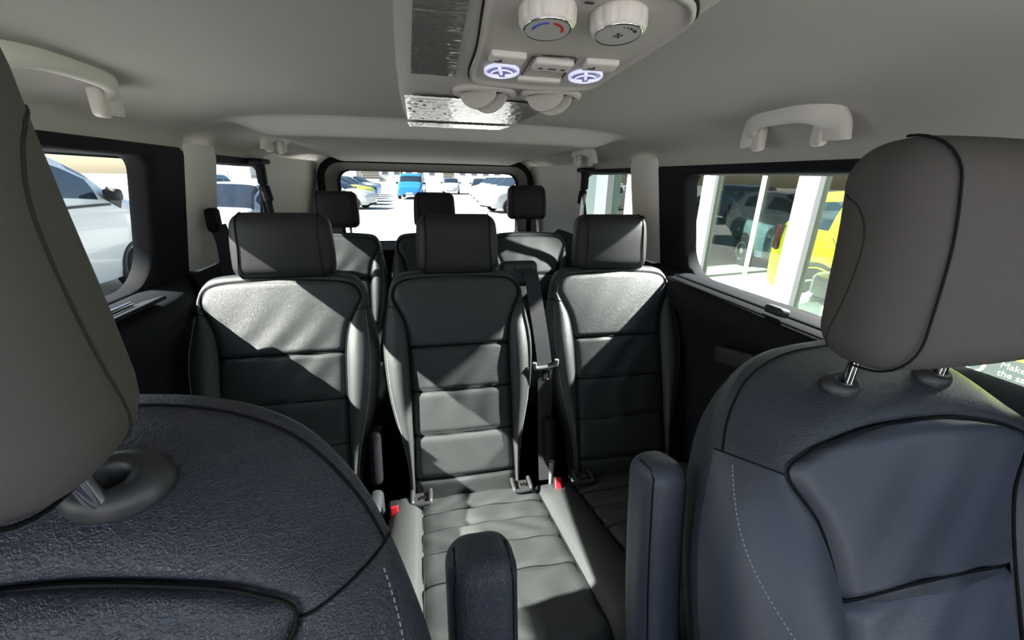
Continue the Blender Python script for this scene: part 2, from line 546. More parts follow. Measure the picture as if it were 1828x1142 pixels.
YF = -0.42
for s, side in ((-1, 'left'), (1, 'right')):
    k = 1 if s < 0 else 2
    zt = 0.035 if s < 0 else 0.024
    # sliding door : black window surround with a big pane
    yw = 0.36 if s > 0 else 0.42
    zw = -0.312 if s > 0 else -0.295
    V, F, G, GF = framed(0.30, 1.43 if s > 0 else 1.46, zw - 0.008, 0.085, yw, 1.272, zw, zt, 0.05, s, rs=(0.035, 0.05, 0.03, 0.10))
    o = struct(mk(f'window_{k}', V, F, BLACKP, origin=(s * 0.8, 0.7, Z(-0.3))))
    struct(mk('window_pane', G, GF, WINGLASS, o, smooth=False))
    # rubber upper seal strip under the header
    # front door window, ahead of the seats
    V, F, G, GF = framed(YF, 0.30, -0.305, 0.085, YF + 0.04, 0.12, -0.295, 0.03, 0.04, s)
    o2 = struct(mk(f'window_{k + 2}', V, F, BLACKP, origin=(s * 0.8, -0.2, Z(-0.3))))
    struct(mk('window_pane', G, GF, WINGLASS, o2, smooth=False))
    # rear quarter window
    V, F, G, GF = framed(1.60, 2.24, -0.305, 0.085, 1.63, 2.17, -0.285, 0.03, 0.05, s, rs=(0.13, 0.02, 0.03, 0.05), depth=0.016, lip=0.006)
    o3 = struct(mk(f'window_{k + 4}', V, F, BLACKP, origin=(s * 0.8, 1.9, Z(-0.3))))
    struct(mk('window_pane', G, GF, DIMGLASS, o3, smooth=False))
    # light grey pillar trim between door and quarter window
    a = np.linspace(0, 1, 18)
    V = []
    zz = np.linspace(-0.30, 0.08, 12)
    for dz in zz:
        yy0 = 1.425 if s > 0 else 1.455
        yy1 = 1.62 + 0.02 * (dz < -0.2) + 0.03 * (s < 0)
        for t in a:
            bul = 0.022 * (1 - abs(2 * t - 1) ** 5)
            y = yy0 + t * (yy1 - yy0)
            V.append((float(XC(y)) + s * (float(HALF(dz)) - bul), y, Z(dz)))
    struct(mk(f'trim_{k}', V, gridF(len(zz), len(a)), TRIM, origin=(s * 0.78, 1.5, Z(-0.3))))
    # light grey trim from the quarter window to the tailgate
    yy = np.linspace(2.16, 2.88, 24)
    zz = np.linspace(-0.42, 0.08, 20)
    V = []
    for dz in zz:
        for y in yy:
            bul = 0.012 * smooth01((y - 2.16) / 0.03) + 0.07 * smooth01((y - 2.5) / 0.4)
            V.append((float(XC(y)) + s * (float(HALF(dz)) - bul), y, Z(dz)))
    struct(mk(f'trim_{k + 2}', V, gridF(len(zz), len(yy)), TRIM, origin=(s * 0.75, 2.5, Z(-0.4))))
    # black lower side of the luggage / third row space
    V, F = extrude_profile([(0.0, -0.299), (0.02, -0.305), (0.03, -0.34), (0.03, -0.6), (0.06, -0.8), (0.06, -1.25)], np.linspace(1.43, 2.92, 5), s)
    struct(mk(f'wall_{side}', V, F, BLACKP, origin=(s * 0.8, 2, Z(-1.25))))
    # sliding door lower panel with arm ledge
    prof = [(0.0, -0.299), (0.015, -0.300), (0.075, -0.318), (0.092, -0.330), (0.098, -0.350), (0.092, -0.385), (0.06, -0.43), (0.045, -0.55), (0.05, -0.75), (0.03, -1.0), (0.03, -1.25)]
    ys = [-0.42, 0.0, 0.4, 0.8, 1.1, 1.2, 1.26, 1.31, 1.35, 1.38, 1.41, 1.43]
    fac = [1, 1, 1, 1, 1, 0.98, 0.9, 0.74, 0.52, 0.32, 0.15, 0.06]
    V = []
    for y, f_ in zip(ys, fac):
        for (d, dz) in prof:
            V.append((float(XC(y)) + s * (0.82 - d * f_), y, Z(dz)))
    F = gridF(len(ys), len(prof))
    dr = struct(mk(f'door_{k}', V, F, BLACKT, origin=(s * 0.8, 0.6, Z(-1.25))))
    if s < 0:
        # tray lid with a bright bar on the ledge
        Vb, Fb = rbox((0.060, 0.20, 0.010), 0.005, 4, 3)
        Vb = Vb @ roty(-0.27).T + np.array([-0.735, 1.03, Z(-0.303)])
        struct(mk('tray_lid', Vb, Fb, BLACKT, dr))
        mb = MB(); mb.tube([(-0.748, 0.72, Z(-0.292)), (-0.742, 1.06, Z(-0.292))], 0.006, 10)
        struct(mb.build('lid_bar', CHROME, dr))
    else:
        mb = MB()
        mb.tube([(0.775, 1.235, Z(-0.302)), (0.79, 0.40, Z(-0.302))], 0.004, 6)
        mb.tube([(0.755, 1.245, Z(-0.312)), (0.765, 0.40, Z(-0.312))], 0.0035, 6)
        struct(mb.build('slide_rail', RUBBER, dr))
        Vb, Fb = rbox((0.035, 0.055, 0.022), 0.009, 3, 4)
        Vb = Vb @ roty(0.25).T + np.array([0.775, 0.80, Z(-0.295)])
        struct(mk('window_latch', Vb, Fb, DKGREY, dr))
        Vb, Fb = rbox((0.03, 0.16, 0.05), 0.012, 3, 4)
        Vb = Vb @ rotx(-0.22).T + np.array([0.757, 0.87, Z(-0.455)])
        struct(mk('door_pull', Vb, Fb, DKGREY, dr))

# floor and outer floor pan
V, F = MB().box((0.0, 1.25, Z(-1.27)), (1.72, 3.4, 0.04)).V[0], MB().box((0, 0, 0), (1, 1, 1)).F
struct(mk('floor', V, F, CARPET, smooth=False))

# unseen dashboard block, added to cut ground light from the front
V, F = rbox((1.66, 0.45, 0.80), 0.08, 6, 5)
struct(mk('wall_front', V + np.array([0.05, -0.97, Z(-0.98)]), F, BLACKT, smooth='all'))
# tailgate --------------------------------------------------------
def yz_to_tail(P, y, dx=0):
    return np.stack([P[:, 0], np.full(len(P), y), Z(0) + P[:, 1]], 1)

def build_tailgate():
    yB = 2.80
    inner = rounded_rect(-0.60, 0.575, -0.42, 0.035, 0.07)       # pane
    rev = rounded_rect(-0.655, 0.62, -0.46, 0.075, 0.10)          # black reveal
    outer = rounded_rect(-0.70, 0.655, -0.50, 0.108, 0.13)        # outer edge of the trim frame
    def resamp(P, n=160):
        c = np.array([-0.02, -0.19])
        an = np.arctan2((P[:, 1] - c[1]) / 0.28, (P[:, 0] - c[0]) / 0.64)
        o = np.argsort(an)
        an, P = an[o], P[o]
        an = np.concatenate([an - 2 * PI, an, an + 2 * PI]); P = np.vstack([P, P, P])
        t = np.linspace(-PI, PI, n, endpoint=False)
        return np.stack([np.interp(t, an, P[:, 0]), np.interp(t, an, P[:, 1])], 1)
    I, Rv, O = resamp(inner), resamp(rev), resamp(outer)
    n = len(I)
    def loft(loops):
        V = np.vstack(loops); F = []
        for a in range(len(loops) - 1):
            for k in range(n):
                l = (k + 1) % n
                F.append((a * n + k, a * n + l, (a + 1) * n + l, (a + 1) * n + k))
        return V, F
    V, F = loft([yz_to_tail(O, yB + 0.10), yz_to_tail(O, yB), yz_to_tail(O * 0.6 + Rv * 0.4, yB - 0.008), yz_to_tail(Rv, yB)])
    d = struct(mk('door_3', V, F, BLACKP, origin=(0, yB, Z(-1.25))))
    V, F = loft([yz_to_tail(Rv, yB), yz_to_tail(Rv * 0.3 + I * 0.7, yB + 0.07), yz_to_tail(I, yB + 0.085)])
    struct(mk('window_reveal', V, F, REVEAL, d))
    V, F = loft([yz_to_tail(I, yB + 0.085), yz_to_tail(I * 0.985 + np.array([0, -0.003]), yB + 0.088), yz_to_tail(I * 0.97 + np.array([0, -0.006]), yB + 0.092)])
    struct(mk('window_seal', V, F, RUBBER, d))
    G = yz_to_tail(I, yB + 0.09)
    struct(mk('window_pane', np.vstack([G, G.mean(0)[None]]), [(k, (k + 1) % n, n) for k in range(n)], DIMGLASS, d, smooth=False))
    # body around the tailgate opening
    big = ray_rect(-0.02, -0.19, -0.86, 0.82, -1.25, 0.16, np.arctan2(O[:, 1] + 0.19, O[:, 0] + 0.02))
    V, F = loft([yz_to_tail(big, yB + 0.09), yz_to_tail(O, yB + 0.06)])
    struct(mk('wall_back', V, F, TRIM, origin=(0, yB, Z(-1.25))))
    mb = MB().box((-0.02, yB + 0.02, Z(-0.86)), (1.5, 0.06, 0.76))
    struct(mb.build('trim_5', BLACKP))
build_tailgate()

# ------------------------------------------------------------------ seats
def frame_fn(P0, r):
    """(u, w, n) -> world : n points forward (toward -y), w up along the back"""
    t = math.radians(r)
    U = np.array([1, 0, 0]); W = np.array([0, math.sin(t), math.cos(t)]); N = np.array([0, -math.cos(t), math.sin(t)])
    P0 = np.array(P0, float)
    return lambda u, w, n: P0 + np.outer(u, U) + np.outer(w, W) + np.outer(n, N)

REAR_PAIRS = [  # inner (u, w), outer (u, w, n), bulge
    ((.158, -.02), (.172, -.03, -.06), .018), ((.157, .08), (.176, .07, -.06), .024), ((.155, .18), (.192, .16, -.06), .030),
    ((.155, .30), (.226, .30, -.06), .038), ((.155, .40), (.239, .40, -.06), .040), ((.157, .47), (.240, .47, -.06), .036),
    ((.166, .53), (.230, .54, -.06), .026), ((.186, .578), (.219, .59, -.055), .014), ((.200, .612), (.213, .628, -.05), .006),
    ((.190, .645), (.198, .668, -.05), .003), ((.158, .663), (.168, .690, -.05), .002), ((.08, .670), (.082, .698, -.05), .002), ((0, .671), (0, .700, -.05), .002)]
FRONT_PAIRS = [
    ((.130, -.02), (.262, -.03, -.06), .05), ((.130, .10), (.268, .10, -.06), .06), ((.130, .25), (.274, .25, -.06), .062),
    ((.130, .36), (.274, .36, -.06), .054), ((.135, .45), (.272, .44, -.06), .046), ((.150, .52), (.264, .515, -.055), .032),
    ((.184, .577), (.236, .600, -.055), .010), ((.160, .597), (.205, .648, -.07), .006), ((.118, .609), (.158, .688, -.088), .010),
    ((.06, .619), (.09, .712, -.100), .012), ((0, .621), (0, .720, -.105), .012)]

def backrest(root, P0, r, pairs, scale, pleats, i_sh, mats, top_pleat=None, stitch=(0.62, 0.62), dash=(0.0048, 0.0078, 0.0010), depth=0.11, curve=0.012, pipe=0.0021, roll=0.0, hi=1):
    """returns the shell (backrest) with its panels as children"""
    fr = frame_fn(P0, r)
    inn = np.array([(p[0][0] * scale, p[0][1], 0) for p in pairs])
    outp = np.array([(p[1][0] * scale, p[1][1], p[1][2]) for p in pairs])
    bul = np.array([(p[2],) for p in pairs])
    NT = int(150 * hi) + 1
    I = catmull(inn, NT); O = catmull(outp, NT); B = catmull(bul, NT)[:, 0]
    I[-1, 0] = 0; O[-1, 0] = 0
    wmax = I[:, 1].max()
    def base(w): return curve * np.sin(PI * np.clip(w / wmax, 0, 1)) 
    # centre panel(s)
    NC = 45
    s_ = np.linspace(-1, 1, NC)
    s_ = np.sign(s_) * (1 - (1 - np.abs(s_)) ** 1.25)
    def centre(rows):
        U = I[rows, 0][:, None] * s_[None]
        Wv = I[rows, 1][:, None] + 0 * s_[None]
        n = base(Wv)
        bend = 0.012 * (1 - s_[None] ** 2)
        for p in pleats:
            d = Wv - p - bend * top_bend
            n = n - 0.010 * np.exp(-(d / 0.006) ** 2)
        ed = (1 - np.abs(s_[None])) * np.maximum(I[rows, 0][:, None], 0.02)
        n = n - 0.009 * np.exp(-(ed / 0.010) ** 2) + 0.010 * (1 - s_[None] ** 2)
        n = n - 0.006 * np.exp(-((wmax - Wv) / 0.010) ** 2)
        # gentle creases
        n = n + 0.0026 * np.sin(U * 62 + 9 * np.sin(Wv * 7)) * np.exp(-(((Wv - 0.36) / 0.2) ** 2)) * (1 - s_[None] ** 2)
        return U, Wv, n
    top_bend = 0.0 if top_pleat is None else 1.0
    split = int(np.argmin(np.abs(I[:, 1] - (pleats[0] if pleats else 0.45)) + (I[:, 0] < 0.1) * 9))
    parts = {}
    # side ring
    KK = 20
    kk = np.linspace(0, 1, KK)
    def ring(rows, sg):
        i3 = I[rows].copy(); i3[:, 2] = base(i3[:, 1]) - 0.009
        o3 = O[rows].copy(); o3[:, 2] += base(np.minimum(o3[:, 1], wmax))
        b = B[rows]
        p1 = i3 + (o3 - i3) * np.array([0.22, 0.22, 0]) + np.stack([0 * b, 0 * b, b * 1.5 + 0.004], 1)
        ro = (0.25 + roll * smooth01((rows / (NT - 1) - i_sh / (len(pairs) - 1) + 0.06) / 0.12))
        p2 = o3.copy(); p2[:, 2] = o3[:, 2] * ro + b * 1.1
        p2[:, :2] -= (o3 - i3)[:, :2] * ((ro - 0.25) * 0.5 - 0.06)[:, None]
        k = kk[None, :, None]
        P = (1 - k) ** 3 * i3[:, None] + 3 * (1 - k) ** 2 * k * p1[:, None] + 3 * (1 - k) * k ** 2 * p2[:, None] + k ** 3 * o3[:, None]
        P[..., 0] *= sg
        return P
    allr = np.arange(NT)
    cut = int(i_sh / (len(pairs) - 1) * (NT - 1))
    shell = MB()
    # gusset over the top
    rT = allr[cut:]
    for sg in (-1, 1):
        P = ring(rT, sg).reshape(-1, 3)
        shell.add(fr(P[:, 0], P[:, 1], P[:, 2]), gridF(len(rT), KK))
    # wrap and back
    o3 = O.copy(); o3[:, 2] += base(np.minimum(o3[:, 1], wmax))
    l1 = o3 * np.array([0.985, 0.995, 1]) + np.array([0, 0, -0.018])
    l2 = o3 * np.array([0.94, 0.985, 1]) + np.array([0, 0, -0.035])
    l3 = o3 * np.array([0.84, 0.97, 0]) + np.array([0, 0, -depth])
    l3[:, 2] = np.minimum(l3[:, 2], l2[:, 2] - 0.006)
    for sg in (-1, 1):
        P = np.stack([o3, l1, l2, l3], 1) * np.array([sg, 1, 1])
        P = P.reshape(-1, 3)
        shell.add(fr(P[:, 0], P[:, 1], P[:, 2]), gridF(NT, 4))
    P = np.stack([l3 * np.array([-1, 1, 1]), l3], 1).reshape(-1, 3)
    shell.add(fr(P[:, 0], P[:, 1], P[:, 2]), gridF(NT, 2))
    body = shell.build('backrest', mats[3], root)
    body['label'] = 'black leather edge and back of the backrest'
    for sg in (-1, 1):
        P = ring(allr[:cut + 1], sg).reshape(-1, 3)
        mk('bolster', fr(P[:, 0], P[:, 1], P[:, 2]), gridF(cut + 1, KK), mats[2], body, smooth='all')
    U, Wv, n = centre(allr[split:])
    mk('upper_panel', fr(U.ravel(), Wv.ravel(), n.ravel()), gridF(NT - split, NC), mats[0], body, smooth='all')
    U, Wv, n = centre(allr[:split + 1])
    mk('pleated_panel', fr(U.ravel(), Wv.ravel(), n.ravel()), gridF(split + 1, NC), mats[1], body, smooth='all')
    # piping in the seams
    mb = MB()
    c = I.copy()
    c[:, 2] = base(c[:, 1]) - 0.004
    full = np.vstack([c, (c * np.array([-1, 1, 1]))[::-1][1:]])
    keep = [0]
    for i in range(1, len(full)):
        if np.linalg.norm(full[i] - full[keep[-1]]) > 0.004: keep.append(i)
    full = full[keep]
    mb.tube(fr(full[:, 0], full[:, 1], full[:, 2]), pipe, 6)
    for p in pleats:
        ui = float(np.interp(p, I[:split + 30, 1], I[:split + 30, 0]))
        x = np.linspace(-1, 1, 24)
        wv = p + 0.012 * (1 - x ** 2) * top_bend
        nn = base(wv) - 0.0075 + 0.010 * (1 - x ** 2) - 0.006 * np.exp(-((1 - abs(x)) * ui / 0.01) ** 2)
        mb.tube(fr(x * ui, wv, nn), 0.0019, 5)
    # seam crossing the bolster at the shoulder
    for sg in (-1, 1):
        P = ring(np.array([cut]), sg)[0]
        mb.tube(fr(P[:, 0], P[:, 1], P[:, 2]), pipe * 0.75, 5)
    if roll:
        for sg in (-1, 1):
            P = ring(np.arange(cut, NT, 3), sg)[:, int(KK * 0.86)]
            mb.tube(fr(P[:, 0], P[:, 1], P[:, 2]), 0.0016, 5)
    mb.build('piping', SEAM, body)
    if stitch:
        for sg in (-1, 1):
            ms = MB()
            R3 = ring(allr[:cut + 1], sg)
            kq = stitch[0] + (stitch[1] - stitch[0]) * smooth01((I[:cut + 1, 1] - 0.30) / 0.30)
            ki = np.minimum((kq * (KK - 1)).astype(int), KK - 2); kf = (kq * (KK - 1) - ki)[:, None]
            P = R3[np.arange(cut + 1), ki] * (1 - kf) + R3[np.arange(cut + 1), ki + 1] * kf
            Q = fr(P[:, 0], P[:, 1], P[:, 2] + 0.0012)
            L = np.concatenate([[0], np.cumsum(np.linalg.norm(np.diff(Q, axis=0), axis=1))])
            t = 0.02
            while t < L[-1] - 0.012:
                a = np.array([np.interp(t, L, Q[:, k]) for k in range(3)])
                b = np.array([np.interp(t + dash[0], L, Q[:, k]) for k in range(3)])
                ms.tube([a, b], dash[2], 4)
                t += dash[1]
            ms.build('stitching', THREAD, body)['label'] = 'pale grey stitching along the bolster'
    return body, fr

def headrest(root, c, size, tilt, m, posts, fr=None, taper=0.06, seam_u=0.39, r=0.036, post_mat=None, wing=False, ped=True):
    V, F = rbox(size, np.minimum(r, np.array(size) * 0.49), 8, 6)
    sx, sy, sz = size
    h = V[:, 2] / sz
    V[:, 0] *= 1 - taper * (h + 0.0)
    V[:, 0] *= 1 + 0.03 * np.cos(PI * h)
    # front face gently crowned, narrower rear
    fwd = -V[:, 1] / sy
    V[:, 0] *= 1 + (0.10 if wing else 0.05) * fwd
    V[:, 1] -= 0.010 * np.cos(PI * np.clip(V[:, 0] / sx, -.5, .5)) * (fwd > 0.0)
    V[:, 1] += 0.012 * (h > 0) * (h ** 2) * 4
    Rm = rotx(math.radians(tilt))
    Vw = V @ Rm.T + np.array(c)
    o = mk('headrest', Vw, F, m, root, smooth='all')
    for sg in (-1, 1):
        mb = MB()
        pts = []
        ry = min(r, sy * 0.49); rz = min(r, sz * 0.49)
        hy, hz = sy / 2, sz / 2
        for (cy, cz, a0) in ((hy - ry, hz - rz, 90), (-hy + ry, hz - rz, 90), (-hy + ry, -hz + rz, 180)):
            pass
        path = [(-hy + ry - 0.004, hz)]
        for k in range(9):
            a = math.radians(90 + 90 * k / 8); path.append((-hy + ry + ry * math.cos(a), hz - rz + rz * math.sin(a)))
        for k in range(9): path.append((-hy, hz - rz - (2 * hz - 2 * rz) * (k + 1) / 10))
        for k in range(9):
            a = math.radians(180 + 90 * k / 8); path.append((-hy + ry + ry * math.cos(a), -hz + rz + rz * math.sin(a)))
        path.append((-hy + ry + 0.015, -hz))
        for (yy, z_) in path:
            hh = z_ / sz
            u = sg * seam_u * sx * (1 - 0.06 * math.cos(2 * PI * hh) * 0.5)
            f_ = -yy / sy
            u2 = u * (1 - taper * hh) * (1 + 0.03 * math.cos(PI * hh)) * (1 + 0.05 * f_)
            y2 = yy - (0.010 * math.cos(PI * min(.5, abs(u / sx))) if f_ > 0 else 0) + (0.012 * hh * hh * 4 if hh > 0 else 0)
            pts.append((u2, y2 - 0.0005 * (f_ > 0.3), z_ ))
        mb.tube(np.array(pts) @ Rm.T + np.array(c), 0.0013 if wing else 0.0016, 6)
        mb.build('headrest_seam', SEAM, o)
    for (a, b) in posts:
        mp = MB()
        mp.tube(np.linspace(a, b, 6), 0.0062, 14)
        mp.build('post', post_mat or CHROME, root)
    return o

def collar(root, c, rad, rx, m, tall=0.010, flat=0.75):
    V, F = lathe([(0.30 * rad, 0.001), (0.36 * rad, tall * 0.9), (0.62 * rad, tall), (0.86 * rad, tall * 0.72), (1.0 * rad, tall * 0.1), (1.0 * rad, -0.006)], 28)
    V[:, 1] *= flat
    V = V @ rotx(rx).T + np.array(c)
    return mk('post_collar', V, F, m, root, smooth='all')

def cushion(root, breaks, y0, y1, zr, tilt, kinds, pleats, name, thick=0.12, flap=True):
    """breaks: list of (x at rear, x at front); strips between; y0 rear, y1 front"""
    tt = math.tan(math.radians(tilt))
    ny = 90
    yy = np.linspace(y0, y1, ny)
    base = MB()
    seams = MB()
    objs = []
    W0 = breaks[0][0]; W1 = breaks[-1][0]
    for i, kd in enumerate(kinds):
        nc = 26
        s_ = np.linspace(-1, 1, nc)
        V = []
        for y in yy:
            f = (y0 - y) / (y0 - y1)
            a = breaks[i][0] + (breaks[i][1] - breaks[i][0]) * f
            b = breaks[i + 1][0] + (breaks[i + 1][1] - breaks[i + 1][0]) * f
            wd = b - a
            for s1 in s_:
                x = (a + b) / 2 + s1 * wd / 2
                z = zr + (y0 - y) * tt
                # roll over at the front and rear
                q = max(0, (0.07 - (y - y1)) / 0.07); z -= 0.05 * q ** 2.6
                q = max(0, (0.03 - (y0 - y)) / 0.03); z -= 0.018 * q ** 2
                e = (1 - abs(s1)) * wd / 2
                if kd == 'insert':
                    z += 0.008 * (1 - s1 ** 2)
                    if len(pleats):
                        d = min(abs(y - p) for p in pleats)
                        z -= 0.011 * math.exp(-(d / 0.007) ** 2)
                elif kd == 'strip':
                    z += 0.024 * (1 - abs(s1) ** 2.2) * smooth01((y0 - y) / 0.10)
                else:
                    z += 0.020 * (1 - abs(s1) ** 2.2)
                z -= 0.008 * math.exp(-(e / 0.009) ** 2)
                z += 0.0018 * math.sin(x * 60 + 5 * math.sin(y * 23)) * (kd == 'insert')
                V.append((x, y, z))
        m = PERF if kd == 'insert' else LEATHER
        objs.append((kd, np.array(V), gridF(ny, nc), m))
    # skirt
    z0 = zr - thick
    xs0, xs1 = breaks[0], breaks[-1]
    ring_top = np.vstack([objs[0][1].reshape(ny, -1, 3)[:, 0]] + [o[1].reshape(ny, -1, 3)[-1] for o in objs] + [objs[-1][1].reshape(ny, -1, 3)[::-1, -1]] + [o[1].reshape(ny, -1, 3)[0][::-1] for o in objs[::-1]])
    mid = ring_top.copy(); ctr = mid[:, :2].mean(0)
    mid[:, :2] = ctr + (mid[:, :2] - ctr) * 1.012; mid[:, 2] -= 0.02
    bot = mid.copy(); bot[:, 2] = z0
    n = len(ring_top)
    base.add(np.vstack([ring_top, mid, bot]), [(a * n + k, a * n + (k + 1) % n, (a + 1) * n + (k + 1) % n, (a + 1) * n + k) for a in range(2) for k in range(n)] + [tuple(2 * n + k for k in range(n))])
    body = base.build(name, LEATHER, root)
    for kd, V, F, m in objs:
        mk({'insert': 'pleated_panel', 'strip': 'centre_panel', 'bolster': 'bolster'}[kd], V, F, m, body, smooth='all')
    for i in range(1, len(kinds)):
        P = objs[i][1].reshape(ny, -1, 3)[:, 0] + np.array([0, 0, 0.003])
        seams.tube(P, 0.0022, 5)
    for kd, V, F, m in objs:
        if kd == 'insert':
            G = V.reshape(ny, -1, 3)
            for p in pleats:
                k = int(np.argmin(np.abs(yy - p)))
                seams.tube(G[k] + np.array([0, 0, 0.001]), 0.0017, 5)
    seams.build('piping', SEAM, body)
    return body

def seat_floor_legs(root, xs, y0, y1, ztop):
    for x in xs:
        mb = MB().box((x, (y0 + y1) / 2, (Z(-1.25) + ztop) / 2), (0.05, abs(y0 - y1), ztop - Z(-1.25)))
        mb.build('leg', BLACKP, root, bevel=0.006)

RM = (LEATHER, PERF, LEATHER, LEATHER)
FZ = Z(-1.25)
PL = [0.456, 0.32, 0.186, 0.052]

def rear_head(root, fr, cx, w0=0.775, n0=0.0, size=(0.245, 0.10, 0.185), low=True, m=None):
    c = fr([cx], [w0], [n0 - 0.02])[0]
    p = [(fr([cx + s * 0.075], [0.66], [-0.03])[0], fr([cx + s * 0.075], [w0 - 0.03], [-0.03])[0]) for s in (-1, 1)]
    return headrest(root, c, size, -6, m or REST, p)

# second row : single seat on the left of the picture
ss = empty('single_seat', (-0.478, 0.85, FZ), 'wide sunlit black leather single seat beside the window facing the white van', 'seat', 'second row seats')
body, fr = backrest(ss, (-0.478, 1.02, Z(-0.92)), 20, REAR_PAIRS, 1.065, PL, 7, RM)
rear_head(ss, fr, 0.006, size=(0.262, 0.10, 0.188))
cushion(ss, [(-0.72, -0.74), (-0.63, -0.645), (-0.325, -0.31), (-0.255, -0.235)], 1.02, 0.50, Z(-0.905), 8, ['bolster', 'insert', 'bolster'], [0.87, 0.785, 0.69], 'cushion')
Vb, Fb = rbox((0.035, 0.10, 0.16), 0.016, 3, 5)
mk('recliner_cover', Vb @ rotx(-0.3).T + np.array([-0.242, 1.09, Z(-0.80)]), Fb, BLACKP, ss)
Vb, Fb = rbox((0.04, 0.10, 0.10), 0.018, 3, 5)
mk('side_cover', Vb + np.array([-0.245, 0.99, Z(-0.93)]), Fb, DKGREY, ss)
seat_floor_legs(ss, (-0.64, -0.30), 0.95, 0.6, Z(-1.02))

# second row : bench with two backs
bs = empty('bench_seat', (0.27, 0.85, FZ), 'black leather double bench with the front-facing shoulder belt, its long cushion lit by the sun', 'seat', 'second row seats')
body1, fr1 = backrest(bs, (0.022, 1.02, Z(-0.92)), 20, REAR_PAIRS, 0.985, PL, 7, RM)
rear_head(bs, fr1, 0.008)
body2, fr2 = backrest(bs, (0.548, 1.02, Z(-0.92)), 20, REAR_PAIRS, 1.0, PL, 7, RM)
rear_head(bs, fr2, 0.0)
cb = cushion(bs, [(-0.20, -0.225), (-0.113, -0.105), (0.232, 0.262), (0.352, 0.402), (0.70, 0.70), (0.785, 0.80)], 1.015, 0.475, Z(-0.915), 8.5, ['bolster', 'insert', 'strip', 'insert', 'bolster'], [0.935, 0.865, 0.785, 0.685], 'cushion')
seat_floor_legs(bs, (-0.12, 0.66), 0.95, 0.6, Z(-1.03))
# anchor guides at the back of the cushion
for gx in (-0.115, 0.187, 0.388):
    mb = MB()
    gy, gz = 0.985, Z(-0.893)
    P = [(gx - 0.026, gy + 0.025, gz + 0.006), (gx - 0.026, gy - 0.012, gz + 0.004), (gx - 0.020, gy - 0.022, gz), (gx + 0.020, gy - 0.022, gz), (gx + 0.026, gy - 0.012, gz + 0.004), (gx + 0.026, gy + 0.025, gz + 0.006)]
    mb.tube(catmull(P, 30), 0.0065, 8)
    g = mb.build('anchor_guide', DKGREY, bs)
    mb = MB().box((gx, gy + 0.005, gz - 0.004), (0.038, 0.036, 0.006))
    mb.build('anchor_slot', INK, g)
    mb = MB().box((gx + 0.004, gy + 0.0, gz + 0.001), (0.018, 0.012, 0.004))
    mb.build('anchor_bar', CHROME, g)
mb = MB()
mb.tube([(0.284, 0.995, Z(-0.91)), (0.284, 0.993, Z(-0.86)), (0.282, 0.99, Z(-0.822))], [0.006, 0.008, 0.0085], 12)
mb.build('recline_lever', GREYP, bs)
Vb, Fb = rbox((0.03, 0.09, 0.16), 0.014, 3, 5)
mk('recliner_cover', Vb @ rotx(-0.3).T + np.array([0.29, 1.06, Z(-0.80)]), Fb, BLACKP, bs)
# belt outlet on the bench shoulder
V, F = rbox((0.125, 0.055, 0.085), 0.018, 4, 5)
oc = fr1([0.210], [0.680], [-0.055])[0]
oh = mk('belt_outlet', V @ rotx(math.radians(-14)).T + oc, F, DKGREY, bs)
mb = MB(); P = catmull([(-0.030, 0, 0.022), (-0.024, 0, 0.010), (0.0, 0, 0.006), (0.024, 0, 0.010), (0.030, 0, 0.022)], 20)
mb.tube(P @ rotx(math.radians(-14)).T + oc + np.array([0.012, -0.031, 0.006]), 0.005, 8)
mb.build('belt_slot', INK, oh)
V, F = lathe([(0.0, 0.003), (0.006, 0.003), (0.007, 0)], 14)
mk('screw', V @ rotx(PI / 2).T + oc + np.array([-0.030, -0.030, -0.004]), F, DKGREY, oh)

# ---- seat belt in front of the bench
def strap(pts, width, side, m, name, parent, thick=0.0016):
    P = catmull(pts, 60)
    T = np.gradient(P, axis=0); T /= np.linalg.norm(T, axis=1)[:, None]
    S = np.broadcast_to(np.asarray(side, float), P.shape).copy()
    S = S - T * (S * T).sum(1)[:, None]; S /= np.linalg.norm(S, axis=1)[:, None]
    Nn = np.cross(T, S)
    rows = []
    for a, b in ((-1, -1), (1, -1), (1, 1), (-1, 1), (-1, -1)):
        rows.append(P + S * a * width / 2 + Nn * b * thick / 2)
    V = np.stack(rows, 1).reshape(-1, 3)
    return mk(name, V, gridF(len(P), 5) + [(0, 1, 2, 3), tuple((len(P) - 1) * 5 + k for k in (0, 1, 2, 3))], m, parent)

sb = empty('seat_belt', tuple(fr1([0.26], [0.0], [0.02])[0]), 'black shoulder belt with grey tongue hanging down between the middle and right seats', 'seat belt')
sp = [fr1([0.238], [0.690], [-0.020])[0], fr1([0.240], [0.66], [0.006])[0], fr1([0.246], [0.58], [0.018])[0], fr1([0.256], [0.46], [0.030])[0], fr1([0.262], [0.37], [0.032])[0]]
strap(sp, 0.047, (1, 0, 0), WEBBING, 'strap', sb)
sp2 = [fr1([0.262], [0.372], [0.030])[0], fr1([0.264], [0.30], [0.010])[0], fr1([0.262], [0.16], [-0.01])[0], fr1([0.258], [0.0], [-0.01])[0]]
strap(sp2, 0.047, (1, 0, 0), WEBBING, 'lower_strap', sb)
tc_ = fr1([0.263], [0.372], [0.036])[0]
mb = MB()
P = catmull([(-0.036, 0, 0.016), (-0.034, 0, 0.0), (-0.02, 0, -0.004), (0.02, 0, 0.0), (0.034, 0, 0.006), (0.036, 0, 0.022)], 24)
mb.tube(P + tc_, 0.0072, 10)
tg = mb.build('tongue', GREYP, sb)
mb = MB()
